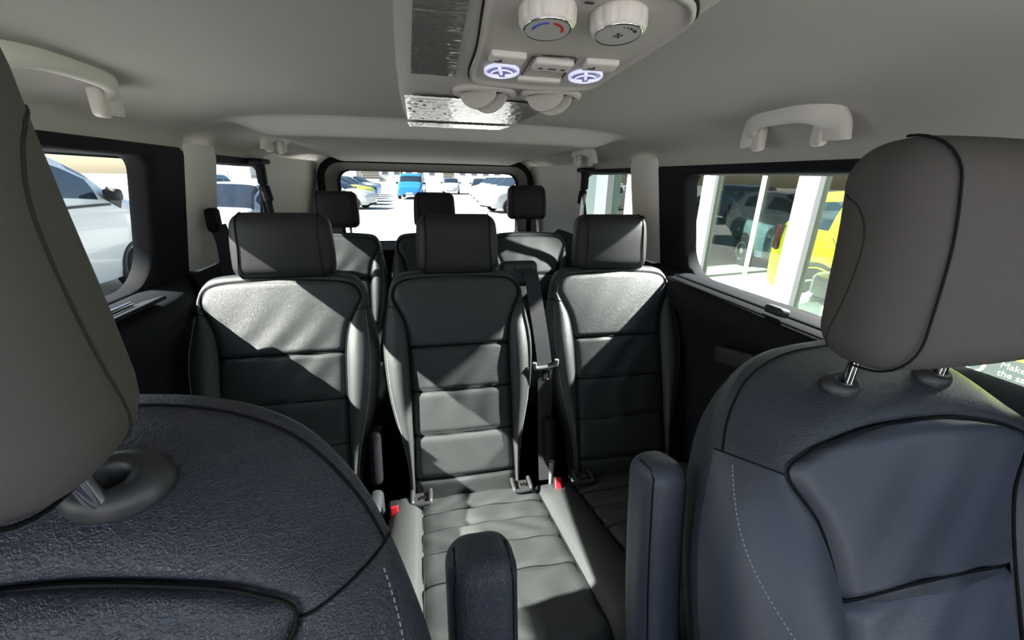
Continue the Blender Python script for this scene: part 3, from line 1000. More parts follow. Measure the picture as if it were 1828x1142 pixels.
for (a, b) in (((-0.009, -0.004), (-0.009, -0.045)), ((0.011, -0.004), (0.011, -0.045)), ((-0.009, -0.045), (0.011, -0.045)), ((-0.009, -0.012), (0.011, -0.012))):
    mb.tube([tc_ + np.array([a[0], -0.002, a[1]]), tc_ + np.array([b[0], -0.004, b[1]])], 0.0034, 6)
mb.build('latch_plate', CHROME, tg)

def buckle(loc, rx, rz, label, sc=1.0):
    b = empty('seat_belt_buckle', loc, label, 'belt buckle', 'seat belt buckles')
    Rm = rotz(rz) @ rotx(rx)
    V, F = rbox((0.030 * sc, 0.034 * sc, 0.075 * sc), 0.008, 3, 4)
    mk('housing', V @ Rm.T + np.array(loc), F, BLACKP, b)
    V, F = rbox((0.022 * sc, 0.010, 0.046 * sc), 0.004, 3, 4)
    mk('release_button', V @ Rm.T + np.array(loc) + Rm @ np.array([0, -0.016 * sc, 0.012 * sc]), F, BUCKRED, b)['label'] = 'red release button'
    return b
buckle((-0.190, 0.955, Z(-0.912)), -0.25, 0.1, 'black seat belt buckle with red button beside the left edge of the sunlit bench cushion')
buckle((-0.250, 0.955, Z(-0.915)), -0.25, 0.1, 'red-buttoned belt buckle tucked against the inner side of the wide single seat', 0.95)
buckle((0.295, 0.955, Z(-0.900)), -0.75, -0.25, 'red-buttoned belt buckle set into the raised strip of the bench cushion')

# third row -----------------------------------------------------------
def third(cx, label, sc, hz, posts_seen, root=None):
    r3 = root or empty('rear_seat', (cx, 1.9, FZ), label, 'seat', 'third row seats')
    b, f = backrest(r3, (cx, 1.95, Z(-0.92)), 20, REAR_PAIRS, sc, PL, 7, RM, hi=0.7)
    c = f([0], [0.812 + hz], [-0.02])[0]
    p = [(f([s * 0.062], [0.68], [-0.03])[0], f([s * 0.062], [0.80 + hz], [-0.03])[0]) for s in (-1, 1)]
    headrest(r3, c, (0.205, 0.095, 0.178), -6, REST, p, r=0.03)
    V, F = rbox((0.46, 0.48, 0.14), 0.04, 5, 5)
    mk('cushion', V @ rotx(-0.12).T + np.array([cx, 1.76, Z(-0.94)]), F, LEATHER, r3)
    seat_floor_legs(r3, (cx - 0.15, cx + 0.15), 1.9, 1.6, Z(-0.98))
    return r3
third(-0.50, 'shaded black leather rear seat partly hidden behind the wide single seat, with sunlit inner bolster', 0.97, 0.0, False)
rb = third(-0.015, 'rear double seat seen behind the middle and right seats, one headrest raised on thin posts', 0.99, 0.0, False)
third(0.485, '', 0.99, 0.045, True, rb)

# ------------------------------------------------------------------ front seats
PERFB = mat('perforated_blue_black_leather', (0.085, 0.095, 0.122), 0.40, 0.5, bump=('perforated', 210, 0.4, 0.002))  # lighter, bluer copy of the perforated leather; sky light put into the colour
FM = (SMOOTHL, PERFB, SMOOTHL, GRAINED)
def front_seat(P0, cx, label, hr_d, hr_tilt, mats, collar_r, collar_m, arm_c, arm_size, arm_r):
    P0 = np.array(P0)
    fs = empty('front_seat', (cx, P0[1] - 0.2, FZ), label, 'seat', 'front seats')
    b, f = backrest(fs, P0, 22, FRONT_PAIRS, 1.0, [0.428], 6, mats, top_pleat=True, roll=0.5, curve=0.006, depth=0.15, stitch=(0.34, 0.80), dash=(0.0030, 0.0050, 0.0006), pipe=0.0016, hi=1.3)
    hc = np.array([cx, P0[1] + 0.255, P0[2] + 0.771]) + np.array(hr_d)
    posts = []
    for s in (-1, 1):
        q = f([s * 0.0735], [0.662], [-0.030])[0]
        posts.append((q - np.array([0, 0.006, 0.03]), np.array([cx + s * 0.072, hc[1] + 0.012, hc[2] - 0.07])))
        collar(fs, q + np.array([0, 0, 0.004]), collar_r, math.radians(24), collar_m, tall=0.013)
    headrest(fs, hc, (0.262, 0.105, 0.238), hr_tilt, FREST, posts, r=0.046, seam_u=0.375, taper=0.13, wing=True)
    hro = [c_ for c_ in fs.children if c_.name.startswith('headrest')][-1]
    bpy.context.view_layer.update()
    for s in (-1, 1):
        pts = catmull([(s * .2, .050, .060), (s * .2, .018, .050), (s * .2, -.002, .020), (s * .2, -.004, -.03), (s * .2, .004, -.075), (s * .2, .022, -.120)], 40)
        org = ORG[hro.name]
        Q = []
        for p_ in pts:
            ok, loc_, nrm_, _ = hro.closest_point_on_mesh(Vector(p_ * np.array([0.68, 1, 1]) + hc - org))
            if ok: Q.append(np.array(loc_) + org)
        mb = MB(); mb.tube(Q, 0.0010, 6)
        mb.build('side_seam', SIDESEAM, hro)
    # folded arm rest on the inner side
    V, F = rbox(arm_size, arm_r, 6, 6)
    h = V[:, 2] / arm_size[2]
    V[:, 1] += 0.02 * np.cos(PI * h)
    V[:, 0] *= 1 + 0.04 * (0.5 - h)
    Rm = rotx(math.radians(-15))
    a = mk('armrest', V @ Rm.T + np.array(arm_c), F, mats[0], fs, smooth='all')
    bpy.context.view_layer.update()
    for s in (-1, 1):
        P = [(s * arm_size[0] * 0.47, -arm_size[1] * 0.47 + 0.02 * math.cos(PI * hh), hh * arm_size[2]) for hh in np.linspace(-0.46, 0.44, 30)]
        P += [(s * arm_size[0] * 0.45, -arm_size[1] * 0.42, arm_size[2] * 0.47), (s * arm_size[0] * 0.43, -arm_size[1] * 0.25, arm_size[2] * 0.495), (s * arm_size[0] * 0.43, arm_size[1] * 0.1, arm_size[2] * 0.50)]
        Q = []
        for p_ in np.array(P) @ Rm.T + np.array(arm_c):
            ok, loc_, nrm_, _ = a.closest_point_on_mesh(Vector(p_ - ORG[a.name]))
            if ok: Q.append(np.array(loc_) + ORG[a.name])
        mb = MB(); mb.tube(Q, 0.0013, 6)
        mb.build('piping', SEAM, a)
    V, F = rbox((0.50, 0.50, 0.16), 0.05, 5, 5)
    mk('cushion', V @ rotx(-0.12).T + np.array([cx, P0[1] - 0.27, P0[2] - 0.05]), F, SMOOTHL, fs)
    mb = MB().box((cx, P0[1] - 0.25, (FZ + P0[2] - 0.12) / 2), (0.40, 0.40, P0[2] - 0.12 - FZ))
    mb.build('seat_base', BLACKP, fs, bevel=0.02)
    return fs
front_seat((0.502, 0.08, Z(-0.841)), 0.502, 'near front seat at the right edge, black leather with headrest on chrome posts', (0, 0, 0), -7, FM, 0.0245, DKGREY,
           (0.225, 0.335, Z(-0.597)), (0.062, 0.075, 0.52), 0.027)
front_seat((-0.34, -0.018, Z(-0.798)), -0.34, 'grained black leather front seat filling the lower left corner, big headrest cropped', (-0.014, -0.030, -0.006), 2, (GRAINED, GRAINED, GRAINED, GRAINED), 0.031, DKGREY,
           (-0.025, 0.258, Z(-0.614)), (0.074, 0.075, 0.52), 0.027)

# ------------------------------------------------------------------ pillar belts
def belt_thing(name, label, top, pts, width, side, guide=True):
    b = empty(name, tuple(pts[-1]), label, 'seat belt', 'belts hanging on the side walls')
    strap(pts, width, side, WEBBING, 'strap', b)
    V, F = rbox((0.030, 0.055, 0.075), 0.012, 3, 4)
    mk('guide', V + np.array(top), F, BLACKP, b)
    return b
belt_thing('seat_belt', 'black belt on the grey pillar behind the wide single seat, near the white van window', (-0.735, 1.51, Z(-0.145)),
           [(-0.722, 1.50, Z(-0.16)), (-0.708, 1.49, Z(-0.22)), (-0.705, 1.47, Z(-0.34)), (-0.71, 1.44, Z(-0.60)), (-0.72, 1.40, Z(-0.9))], 0.047, (1, 0.25, 0))
belt_thing('seat_belt', 'black belt on the grey pillar behind the bench, beside the showroom-side windows', (0.775, 1.52, Z(-0.165)),
           [(0.762, 1.51, Z(-0.18)), (0.752, 1.50, Z(-0.24)), (0.75, 1.48, Z(-0.36)), (0.75, 1.44, Z(-0.62)), (0.75, 1.42, Z(-0.9))], 0.047, (1, -0.25, 0))
def roof_belt(x, s, label):
    b = empty('roof_belt', (x, 2.0, Z(-0.5)), label, 'seat belt', 'belts hanging from the roof edge')
    V, F = rbox((0.05, 0.12, 0.02), 0.008, 3, 4)
    mk('roof_anchor', V + np.array([x, 2.0, Z(0.048)]), F, BLACKP, b)
    V, F = rbox((0.032, 0.04, 0.09), 0.01, 3, 4)
    mk('guide', V + np.array([x, 2.0, Z(0.0)]), F, BLACKP, b)
    V, F = rbox((0.034, 0.042, 0.07), 0.012, 3, 4)
    mk('buckle', V @ roty(s * 0.15).T + np.array([x - s * 0.008, 2.0, Z(-0.08)]), F, RUBBER, b)
    strap([(x, 2.0, Z(-0.05)), (x + s * 0.002, 2.02, Z(-0.15)), (x + s * 0.01, 2.06, Z(-0.30)), (x + s * 0.015, 2.08, Z(-0.5))], 0.04, (0.8, 0.6, 0), WEBBING, 'strap', b)
    strap([(x - s * 0.01, 1.985, Z(-0.08)), (x - s * 0.025, 1.96, Z(-0.14)), (x - s * 0.035, 1.94, Z(-0.25)), (x - s * 0.035, 1.93, Z(-0.45))], 0.02, (0.8, 0.6, 0), WEBBING, 'loose_strap', b)
roof_belt(-0.735, -1, 'black roof-mounted belt hanging in the quarter window on the parked-cars side')
roof_belt(0.715, 1, 'black roof-mounted belt hanging in the quarter window on the showroom side')

# ------------------------------------------------------------------ grab handles
def grab_handle(loc, label, s, length=0.235, yaw=0.0, mb_only=False):
    g = empty('grab_handle', loc, label, 'grab handle', 'roof grab handles')
    L = length / 2
    path = catmull([(0.0, -L, -0.040), (-s * 0.006, -L, -0.010), (-s * 0.022, -L + 0.018, 0.012), (-s * 0.034, -L * 0.5, 0.020), (-s * 0.036, 0, 0.022), (-s * 0.034, L * 0.5, 0.020), (-s * 0.022, L - 0.018, 0.012), (-s * 0.006, L, -0.010), (0.0, L, -0.040)], 60)
    n = len(path)
    T = np.gradient(path, axis=0); T /= np.linalg.norm(T, axis=1)[:, None]
    V = []
    seg = 12
    for i in range(n):
        e = abs(i / (n - 1) - 0.5) * 2
        a = 0.027 + 0.006 * smooth01((e - 0.70) / 0.30); b = 0.013
        out_ = np.array([-s * 1.0, 0, 0.25]); out_ -= T[i] * (out_ @ T[i]); out_ /= np.linalg.norm(out_)
        bi = np.cross(T[i], out_)
        for k in range(seg):
            th = 2 * PI * k / seg
            c_, s2 = math.cos(th), math.sin(th)
            V.append(path[i] + out_ * b * math.copysign(abs(c_) ** 0.7, c_) + bi * a * math.copysign(abs(s2) ** 0.7, s2))
    F = []
    for i in range(n - 1):
        for k in range(seg):
            l = (k + 1) % seg
            F.append((i * seg + k, i * seg + l, (i + 1) * seg + l, (i + 1) * seg + k))
    F.append(tuple(range(seg))); F.append(tuple((n - 1) * seg + k for k in range(seg)))
    mk('grip', np.array(V) + np.array(loc), F, TRIM, g, smooth='all')
    for sg in (-1, 1):
        V2, F2 = rbox((0.022, 0.030, 0.052), 0.009, 3, 5)
        mk('end_cap', V2 + np.array(loc) + np.array([-s * 0.006, sg * (L - 0.028), -0.024]), F2, KNOB, g)
    return g
grab_handle((-0.635, 0.855, Z(0.140)), 'grey roof grab handle above the window facing the white van', -1, 0.25)
grab_handle((0.722, 0.825, Z(0.124)), 'grey roof grab handle above the window facing the showroom', 1, 0.215)
grab_handle((-0.640, 1.90, Z(0.128)), 'small-looking grab handle seen end-on below the roof beam on the parked-cars side', -1, 0.20)
grab_handle((0.672, 1.90, Z(0.112)), 'small-looking grab handle seen end-on below the roof beam on the showroom side', 1, 0.20)

# ------------------------------------------------------------------ roof console
def CZ(y):
    y = float(y)
    return Z(0.145 - 0.12 * (y - 0.40) + 0.11 * max(0, y - 0.64) ** 1.0 * smooth01((y - 0.62) / 0.08))
CROT = rotx(-math.atan(0.12))
def onc(x, y, h=0.0):
    """point on the console underside, h below it"""
    return np.array([x, y, CZ(y) - h])
rc = empty('roof_console', (0.05, 0.6, Z(0.2)), 'grey overhead console with two round knobs, lit lamps and clear film still on it', 'console')
def build_console():
    ys = np.linspace(0.16, 1.10, 60)
    V = []
    NS = 40
    for y in ys:
        q = (y - 0.16) / 0.94
        xl = -0.062 - 0.030 * smooth01(q * 1.2)
        xr = float(np.interp(y, [0.16, 0.38, 0.6, 0.8, 1.0, 1.10], [0.212, 0.202, 0.180, 0.163, 0.140, 0.118]))
        top = Z(0.205)
        bot = CZ(y)
        if q > 0.93: bot = bot + 0.020 * ((q - 0.93) / 0.07) ** 2
        # cross-section: top-left, chamfer, bottom, chamfer, top-right
        P = np.array([(xl - 0.012, top), (xl - 0.010, bot + 0.055), (xl - 0.006, bot + 0.018), (xl + 0.012, bot + 0.002), (xl + 0.05, bot), ((xl + xr) / 2, bot), (xr - 0.05, bot), (xr - 0.012, bot + 0.002), (xr + 0.012, bot + 0.018), (xr + 0.03, bot + 0.055), (xr + 0.035, top)])
        C = catmull(P, NS)
        for c in C: V.append((c[0], y, c[1]))
    F = gridF(len(ys), NS)
    n = NS
    F.append(tuple(range(n))); F.append(tuple((len(ys) - 1) * n + k for k in range(n)))
    return mk('console_body', V, F, LINER, rc, smooth='all')
cbody = build_console()
# control panel : raised rounded plate with a rim
def plate_outline():
    pts = [(0.010, 0.600), (0.06, 0.607), (0.115, 0.607), (0.165, 0.592), (0.172, 0.55), (0.182, 0.48), (0.188, 0.42), (0.182, 0.392), (0.155, 0.368), (0.09, 0.360), (0.02, 0.363), (-0.006, 0.38), (-0.006, 0.42), (-0.002, 0.50), (-0.003, 0.57)]
    P = np.array(pts + pts[:3])
    C = catmull(P, 220)
    return C[: int(220 * 15 / 17)]
PO = plate_outline()
pc = PO.mean(0)
loops = []
for sc_, h in ((1.0, -0.002), (1.0, 0.004), (0.985, 0.006), (0.96, 0.0055), (0.945, 0.003), (0.9, 0.0025), (0.5, 0.002), (0.01, 0.002)):
    Q = pc + (PO - pc) * sc_
    loops.append(np.array([onc(a, b, h) for a, b in Q]))
n = len(PO)
mk('control_panel', np.vstack(loops), [(a * n + k, a * n + (k + 1) % n, (a + 1) * n + (k + 1) % n, (a + 1) * n + k) for a in range(len(loops) - 1) for k in range(n)], PANEL, rc, smooth='all')
mb = MB(); mb.tube(np.array([onc(a, b, 0.0015) for a, b in pc + (PO - pc) * 1.008]), 0.0016, 6, closed=True)
mb.build('panel_gap', SEAM, rc)

def knob(x, y, kind):
    c = onc(x, y, 0.002)
    down = CROT @ rotx(PI)          # local +z points down out of the panel
    seg = 96
    prof = [(0.0325, 0.0), (0.0330, 0.004), (0.0325, 0.0185), (0.0300, 0.0245), (0.0275, 0.0262)]
    KS = 0.78
    V, F = lathe(prof, seg)
    ang = np.arctan2(V[:, 1], V[:, 0])
    flut = np.clip(np.cos(ang * 12) - 0.35, 0, 1) / 0.65
    rad = np.hypot(V[:, 0], V[:, 1])
    hh = V[:, 2]
    k_ = 1 - 0.05 * flut * ((hh > 0.002) & (hh < 0.026))
    V[:, 0] *= k_; V[:, 1] *= k_
    down = down @ np.diag([KS, KS, KS * 0.78])
    kn = mk('knob', V @ down.T + c, F, KNOB, rc, smooth='all')
    V, F = lathe([(0.0275, 0.0255), (0.0285, 0.0272), (0.0265, 0.0285), (0.0255, 0.0275)], 48)
    mk('chrome_ring', V @ down.T + c, F, CHROME, kn, smooth='all')
    V, F = lathe([(0.0255, 0.027), (0.0252, 0.0278), (0.001, 0.0280)], 48)
    mk('dial_face', V @ down.T + c, F, DIAL, kn)
    def arc(a0, a1, r0, r1, m, name, h=0.0285):
        V, F = [], []
        N = max(2, int(abs(a1 - a0) / 6) + 2)
        for i in range(N):
            a = math.radians(a0 + (a1 - a0) * i / (N - 1))
            for r_ in (r0, r1):
                for z_ in (h, h - 0.001):
                    V.append((r_ * math.cos(a), r_ * math.sin(a), z_))
        for i in range(N - 1):
            b = i * 4
            F += [(b, b + 2, b + 6, b + 4), (b, b + 4, b + 5, b + 1), (b + 2, b + 3, b + 7, b + 6)]
        return np.array(V) @ down.T + c, F, m, name
    # in the local frame +x is right, +y is toward the windscreen
    if kind == 'heat':
        for a0, a1, m, nm in ((185, 98, BLUE, 'blue_mark'), (82, -5, RED, 'red_mark')):
            V, F, m, nm = arc(a0, a1, 0.0155, 0.0185, m, nm)
            mk(nm, V, F, m, kn, smooth=False)
    else:
        mbk = MB()
        for a0, a1, r0, r1 in ((93, 97, .0185, .0200), (80, 86, .0182, .0202), (60, 73, .0180, .0206), (34, 52, .0178, .0212)):
            V, F, m, nm = arc(a0, a1, r0, r1, INK, 'm')
            mbk.add(V, F)
        for q in range(4):
            a = 90 * q
            V, F, m, nm = arc(a, a + 50, 0.001, 0.0055, INK, 'm')
            mbk.add(V, F)
        mbk.build('fan_marks', INK, kn, smooth=False)
knob(0.049, 0.411, 'heat')
knob(0.115, 0.408, 'fan')
def lamp(x, y):
    c = onc(x, y, 0.0025)
    down = CROT @ rotx(PI)
    V, F = lathe([(0.0215, 0.0), (0.0215, 0.003), (0.0190, 0.0038), (0.0185, 0.002)], 36)
    o = mk('reading_lamp', V @ down.T + c, F, LAMPM, rc, smooth='all')
    V, F = lathe([(0.0185, 0.0018), (0.0140, 0.0045), (0.002, 0.0058)], 36)
    mk('lamp_lens', V @ down.T + c, F, LAMPD, o, smooth='all')
    mb = MB()
    for a in (0, 1.9, 3.6):
        mb.tube([np.array([0.004 * math.cos(a), 0.004 * math.sin(a), 0.0058]) @ down.T + c, np.array([0.017 * math.cos(a), 0.017 * math.sin(a), 0.0035]) @ down.T + c], 0.0022, 6)
    mb.tube([np.array([0.013 * math.cos(a), 0.013 * math.sin(a), 0.0048]) @ down.T + c for a in np.linspace(0, 2 * PI, 25)[:-1]], 0.0011, 5, closed=True)
    mb.build('lit_ribs', LAMPM, o)
lamp(0.034, 0.553)
lamp(0.140, 0.550)
for (x, a) in ((0.033, 0.06), (0.143, -0.06)):
    V, F = rbox((0.040, 0.022, 0.010), 0.003, 3, 3)
    V = V @ rotz(a).T
    o = mk('switch_button', V @ CROT.T + onc(x, 0.512, 0.003), F, KNOB, rc)
    mb = MB().box(onc(x - 0.010, 0.514, 0.0085), (0.008, 0.002, 0.0008)).box(onc(x - 0.008, 0.511, 0.0085), (0.002, 0.006, 0.0008))
    mb.build('lamp_symbol', INK, o, smooth=False)
# central slider well
well = rounded_rect(0.060, 0.114, 0.500, 0.577, 0.010)
w1 = np.array([onc(a, b, 0.0035) for a, b in well]); wc = well.mean(0)
lo = [w1, np.array([onc(a, b, 0.0045) for a, b in wc + (well - wc) * 0.96]), np.array([onc(a, b, 0.001) for a, b in wc + (well - wc) * 0.92]), np.array([onc(a, b, 0.0025) for a, b in wc + (well - wc) * 0.02])]
n = len(well)
mk('slider_well', np.vstack(lo), [(a * n + k, a * n + (k + 1) % n, (a + 1) * n + (k + 1) % n, (a + 1) * n + k) for a in range(3) for k in range(n)], CHROME, rc, smooth='all')
V, F = rbox((0.046, 0.024, 0.008), 0.0035, 3, 4)
o = mk('slider', V @ CROT.T + onc(0.088, 0.520, 0.005), F, KNOB, rc)
mb = MB()
for dx in (-0.014, 0, 0.013): mb.box(onc(0.088 + dx, 0.522, 0.0092), (0.005 if dx else 0.009, 0.004, 0.0006))
mb.build('slider_symbols', INK, o, smooth=False)
V, F = rbox((0.056, 0.010, 0.006), 0.0028, 3, 4)
mk('slider_lip', V @ CROT.T + onc(0.086, 0.572, 0.004), F, KNOB, rc)
mb = MB().box(onc(0.080, 0.392, 0.0038), (0.008, 0.003, 0.0008)); mb.build('indicator_slot', INK, rc, smooth=False)
# air vents : recessed ring with two half discs
def vent(x, y, tilt):
    c = onc(x, y, 0.002)
    P = [onc(x + 0.040 * math.cos(a), y + 0.024 * math.sin(a), 0.0025) for a in np.linspace(0, 2 * PI, 41)[:-1]]
    mb = MB(); mb.tube(P, 0.0055, 8, closed=True)
    o = mb.build('air_vent', PANEL, rc)
    V, F = lathe([(0.001, 0.0), (0.039, 0.0)], 40)
    V[:, 1] *= 0.55
    mk('vent_recess', V @ CROT.T + c - np.array([0, 0, 0.001]), F, DKGREY, o)
    dirv = np.array([0.80, -0.55 - tilt, 0]); dirv /= np.linalg.norm(dirv)
    nv_ = np.array([-dirv[1], dirv[0], 0])
    for dx, dy in ((-0.010, -0.006), (0.008, 0.012)):
        N = 26; rad = 0.028
        mbv = MB()
        A_ = np.array([np.array([dx, dy, 0]) + dirv * math.cos(PI * i / (N - 1)) * rad + np.array([0, 0, -0.024 * math.sin(PI * i / (N - 1))]) for i in range(N)])
        f0 = A_ - nv_ * 0.0022; f1 = A_ + nv_ * 0.0022
        V = np.vstack([f0, f1])
        F = [(i, i + 1, N + i + 1, N + i) for i in range(N - 1)] + [tuple(range(N)), tuple(range(2 * N - 1, N - 1, -1)), (0, N, 2 * N - 1, N - 1)]
        ov = mk('vent_vane', V @ CROT.T + c, F, PANEL, o)
        mbv.tube(A_ @ CROT.T + c, 0.0034, 7)
        mbv.build('vane_rim', KNOB, ov) if False else None
vent(0.025, 0.637, 0.0)
vent(0.120, 0.632, 0.1)
# clear protective film at the rear end and along the side
def film(name, corners, nx, ny, off, seed):
    r_ = np.random.default_rng(seed)
    V = []
    (x00, y00), (x10, y10), (x11, y11), (x01, y01) = corners
    hgt = r_.normal(0, 1, (ny, nx))
    for j in range(ny):
        v = j / (ny - 1)
        for i in range(nx):
            u = i / (nx - 1)
            x = (1 - v) * ((1 - u) * x00 + u * x10) + v * ((1 - u) * x01 + u * x11)
            y = (1 - v) * ((1 - u) * y00 + u * y10) + v * ((1 - u) * y01 + u * y11)
            q = (y - 0.16) / 0.94
            lift = 0.020 * ((q - 0.93) / 0.07) ** 2 if q > 0.93 else 0
            V.append((x, y, CZ(y) + lift - off - 0.00025 * hgt[j, i] - 0.001))
    return mk(name, V, gridF(ny, nx), FILM, rc, smooth='all')
film('clear_film', [(-0.086, 0.675), (0.150, 0.69), (0.130, 0.93), (-0.090, 0.93)], 70, 40, 0.003, 1)
film('clear_film', [(-0.092, 0.97), (0.130, 0.965), (0.105, 1.095), (-0.088, 1.095)], 70, 24, 0.003, 2)
film('clear_film', [(-0.066, 0.40), (-0.020, 0.40), (-0.020, 0.585), (-0.074, 0.585)], 14, 40, 0.002, 3)

# ------------------------------------------------------------------ outdoors : ground and buildings
GROUND = mat('pale_asphalt', (0.48, 0.475, 0.46), 0.9, 0.2, var=0.12, vscale=1.2, bump=('noise', 30, 0.2, 0.01))
struct(mk('ground', [(-160, -60, 0), (160, -60, 0), (160, 260, 0), (-160, 260, 0)], [(0, 1, 2, 3)], GROUND, smooth=False, origin=(0, 0, 0)))
WHITEP = mat('white_line_paint', (0.8, 0.8, 0.78), 0.8)

def add_paint(name, col, rough=0.25, coat=0.6):
    return mat(name, col, rough, 0.5, coat=coat)
PWHITE = add_paint('white_car_paint', (0.55, 0.57, 0.58))
PYEL = add_paint('yellow_car_paint', (0.85, 0.78, 0.02))
PBLUE = add_paint('blue_car_paint', (0.03, 0.22, 0.62))
PSTEEL = add_paint('steel_blue_car_paint', (0.10, 0.22, 0.34))
PBLACK = add_paint('black_car_paint', (0.015, 0.016, 0.02))
PSILVER = add_paint('silver_car_paint', (0.45, 0.47, 0.5), 0.3)
PDULL = add_paint('dull_blue_grey_car_paint', (0.07, 0.10, 0.12))
PRED = add_paint('red_car_paint', (0.5, 0.02, 0.03))
CARGLASS = mat('dark_car_glass', (0.02, 0.03, 0.045), 0.04, 0.8)
TYRE = mat('tyre_rubber', (0.012, 0.012, 0.013), 0.8, 0.3)
RIM = mat('wheel_rim', (0.5, 0.5, 0.52), 0.3, 0.5, 0.8)
LIGHTM = mat('headlight_lens', (0.75, 0.78, 0.8), 0.08, 0.8)
TAIL = mat('tail_light_lens', (0.03, 0.003, 0.004), 0.15, 0.6)
PLATE = mat('number_plate', (0.75, 0.75, 0.72), 0.5)
CARBLK = mat('car_black_plastic', (0.02, 0.021, 0.023), 0.55, 0.4)

KINDS = {
    'van': dict(L=4.95, W=0.96, st=[(2.48, .36, .70, .66, .70), (2.42, .27, .92, .82, .84), (2.2, .24, 1.04, .95, .92), (1.85, .23, 1.13, 1.03, .95), (1.52, .23, 1.22, 1.10, .96), (1.2, .23, 1.50, 1.12, .96), (.78, .23, 1.84, 1.14, .96), (.55, .23, 1.91, 1.15, .96), (-.6, .23, 1.94, 1.17, .96), (-2.1, .25, 1.93, 1.18, .95), (-2.35, .27, 1.88, 1.18, .93), (-2.47, .33, 1.70, 1.16, .88)],
                side=[(1.05, .12), (-.02, -1.2), (-1.3, -2.2)], ws=(1.46, .84), rw=None, wb=(1.55, -1.55), wr=.33, mir=1.22, hl=(2.24, .78, .88), roof=.82),
    'hatch': dict(L=4.1, W=0.88, st=[(2.05, .34, .62, .58, .62), (1.98, .24, .80, .70, .78), (1.75, .22, .90, .82, .85), (1.2, .2, 1.0, .90, .88), (.95, .2, 1.04, .93, .88), (.55, .2, 1.26, .95, .88), (.10, .2, 1.46, .96, .88), (-.2, .2, 1.50, .97, .88), (-1.0, .2, 1.49, 1.0, .88), (-1.55, .22, 1.42, 1.02, .86), (-1.85, .25, 1.15, 1.0, .84), (-2.03, .32, .92, .86, .76)],
                side=[(.55, -.35), (-.45, -1.25)], ws=(.92, .14), rw=(-1.58, -1.84), wb=(1.28, -1.25), wr=.31, mir=.72, hl=(1.86, .66, .70), roof=.66),
    'suv': dict(L=4.25, W=0.90, st=[(2.12, .40, .74, .70, .66), (2.05, .28, .95, .86, .80), (1.85, .26, 1.04, .97, .87), (1.2, .24, 1.12, 1.03, .90), (1.0, .24, 1.16, 1.05, .90), (.62, .24, 1.42, 1.06, .90), (.28, .24, 1.60, 1.06, .90), (.0, .24, 1.64, 1.07, .90), (-1.2, .24, 1.63, 1.10, .90), (-1.78, .26, 1.58, 1.12, .88), (-1.98, .28, 1.25, 1.10, .87), (-2.1, .34, 1.0, .95, .82)],
                side=[(.62, -.30), (-.40, -1.15), (-1.28, -1.66)], ws=(.97, .32), rw=(-1.80, -1.97), wb=(1.30, -1.28), wr=.35, mir=.80, hl=(1.96, .70, .84), roof=.70),
}

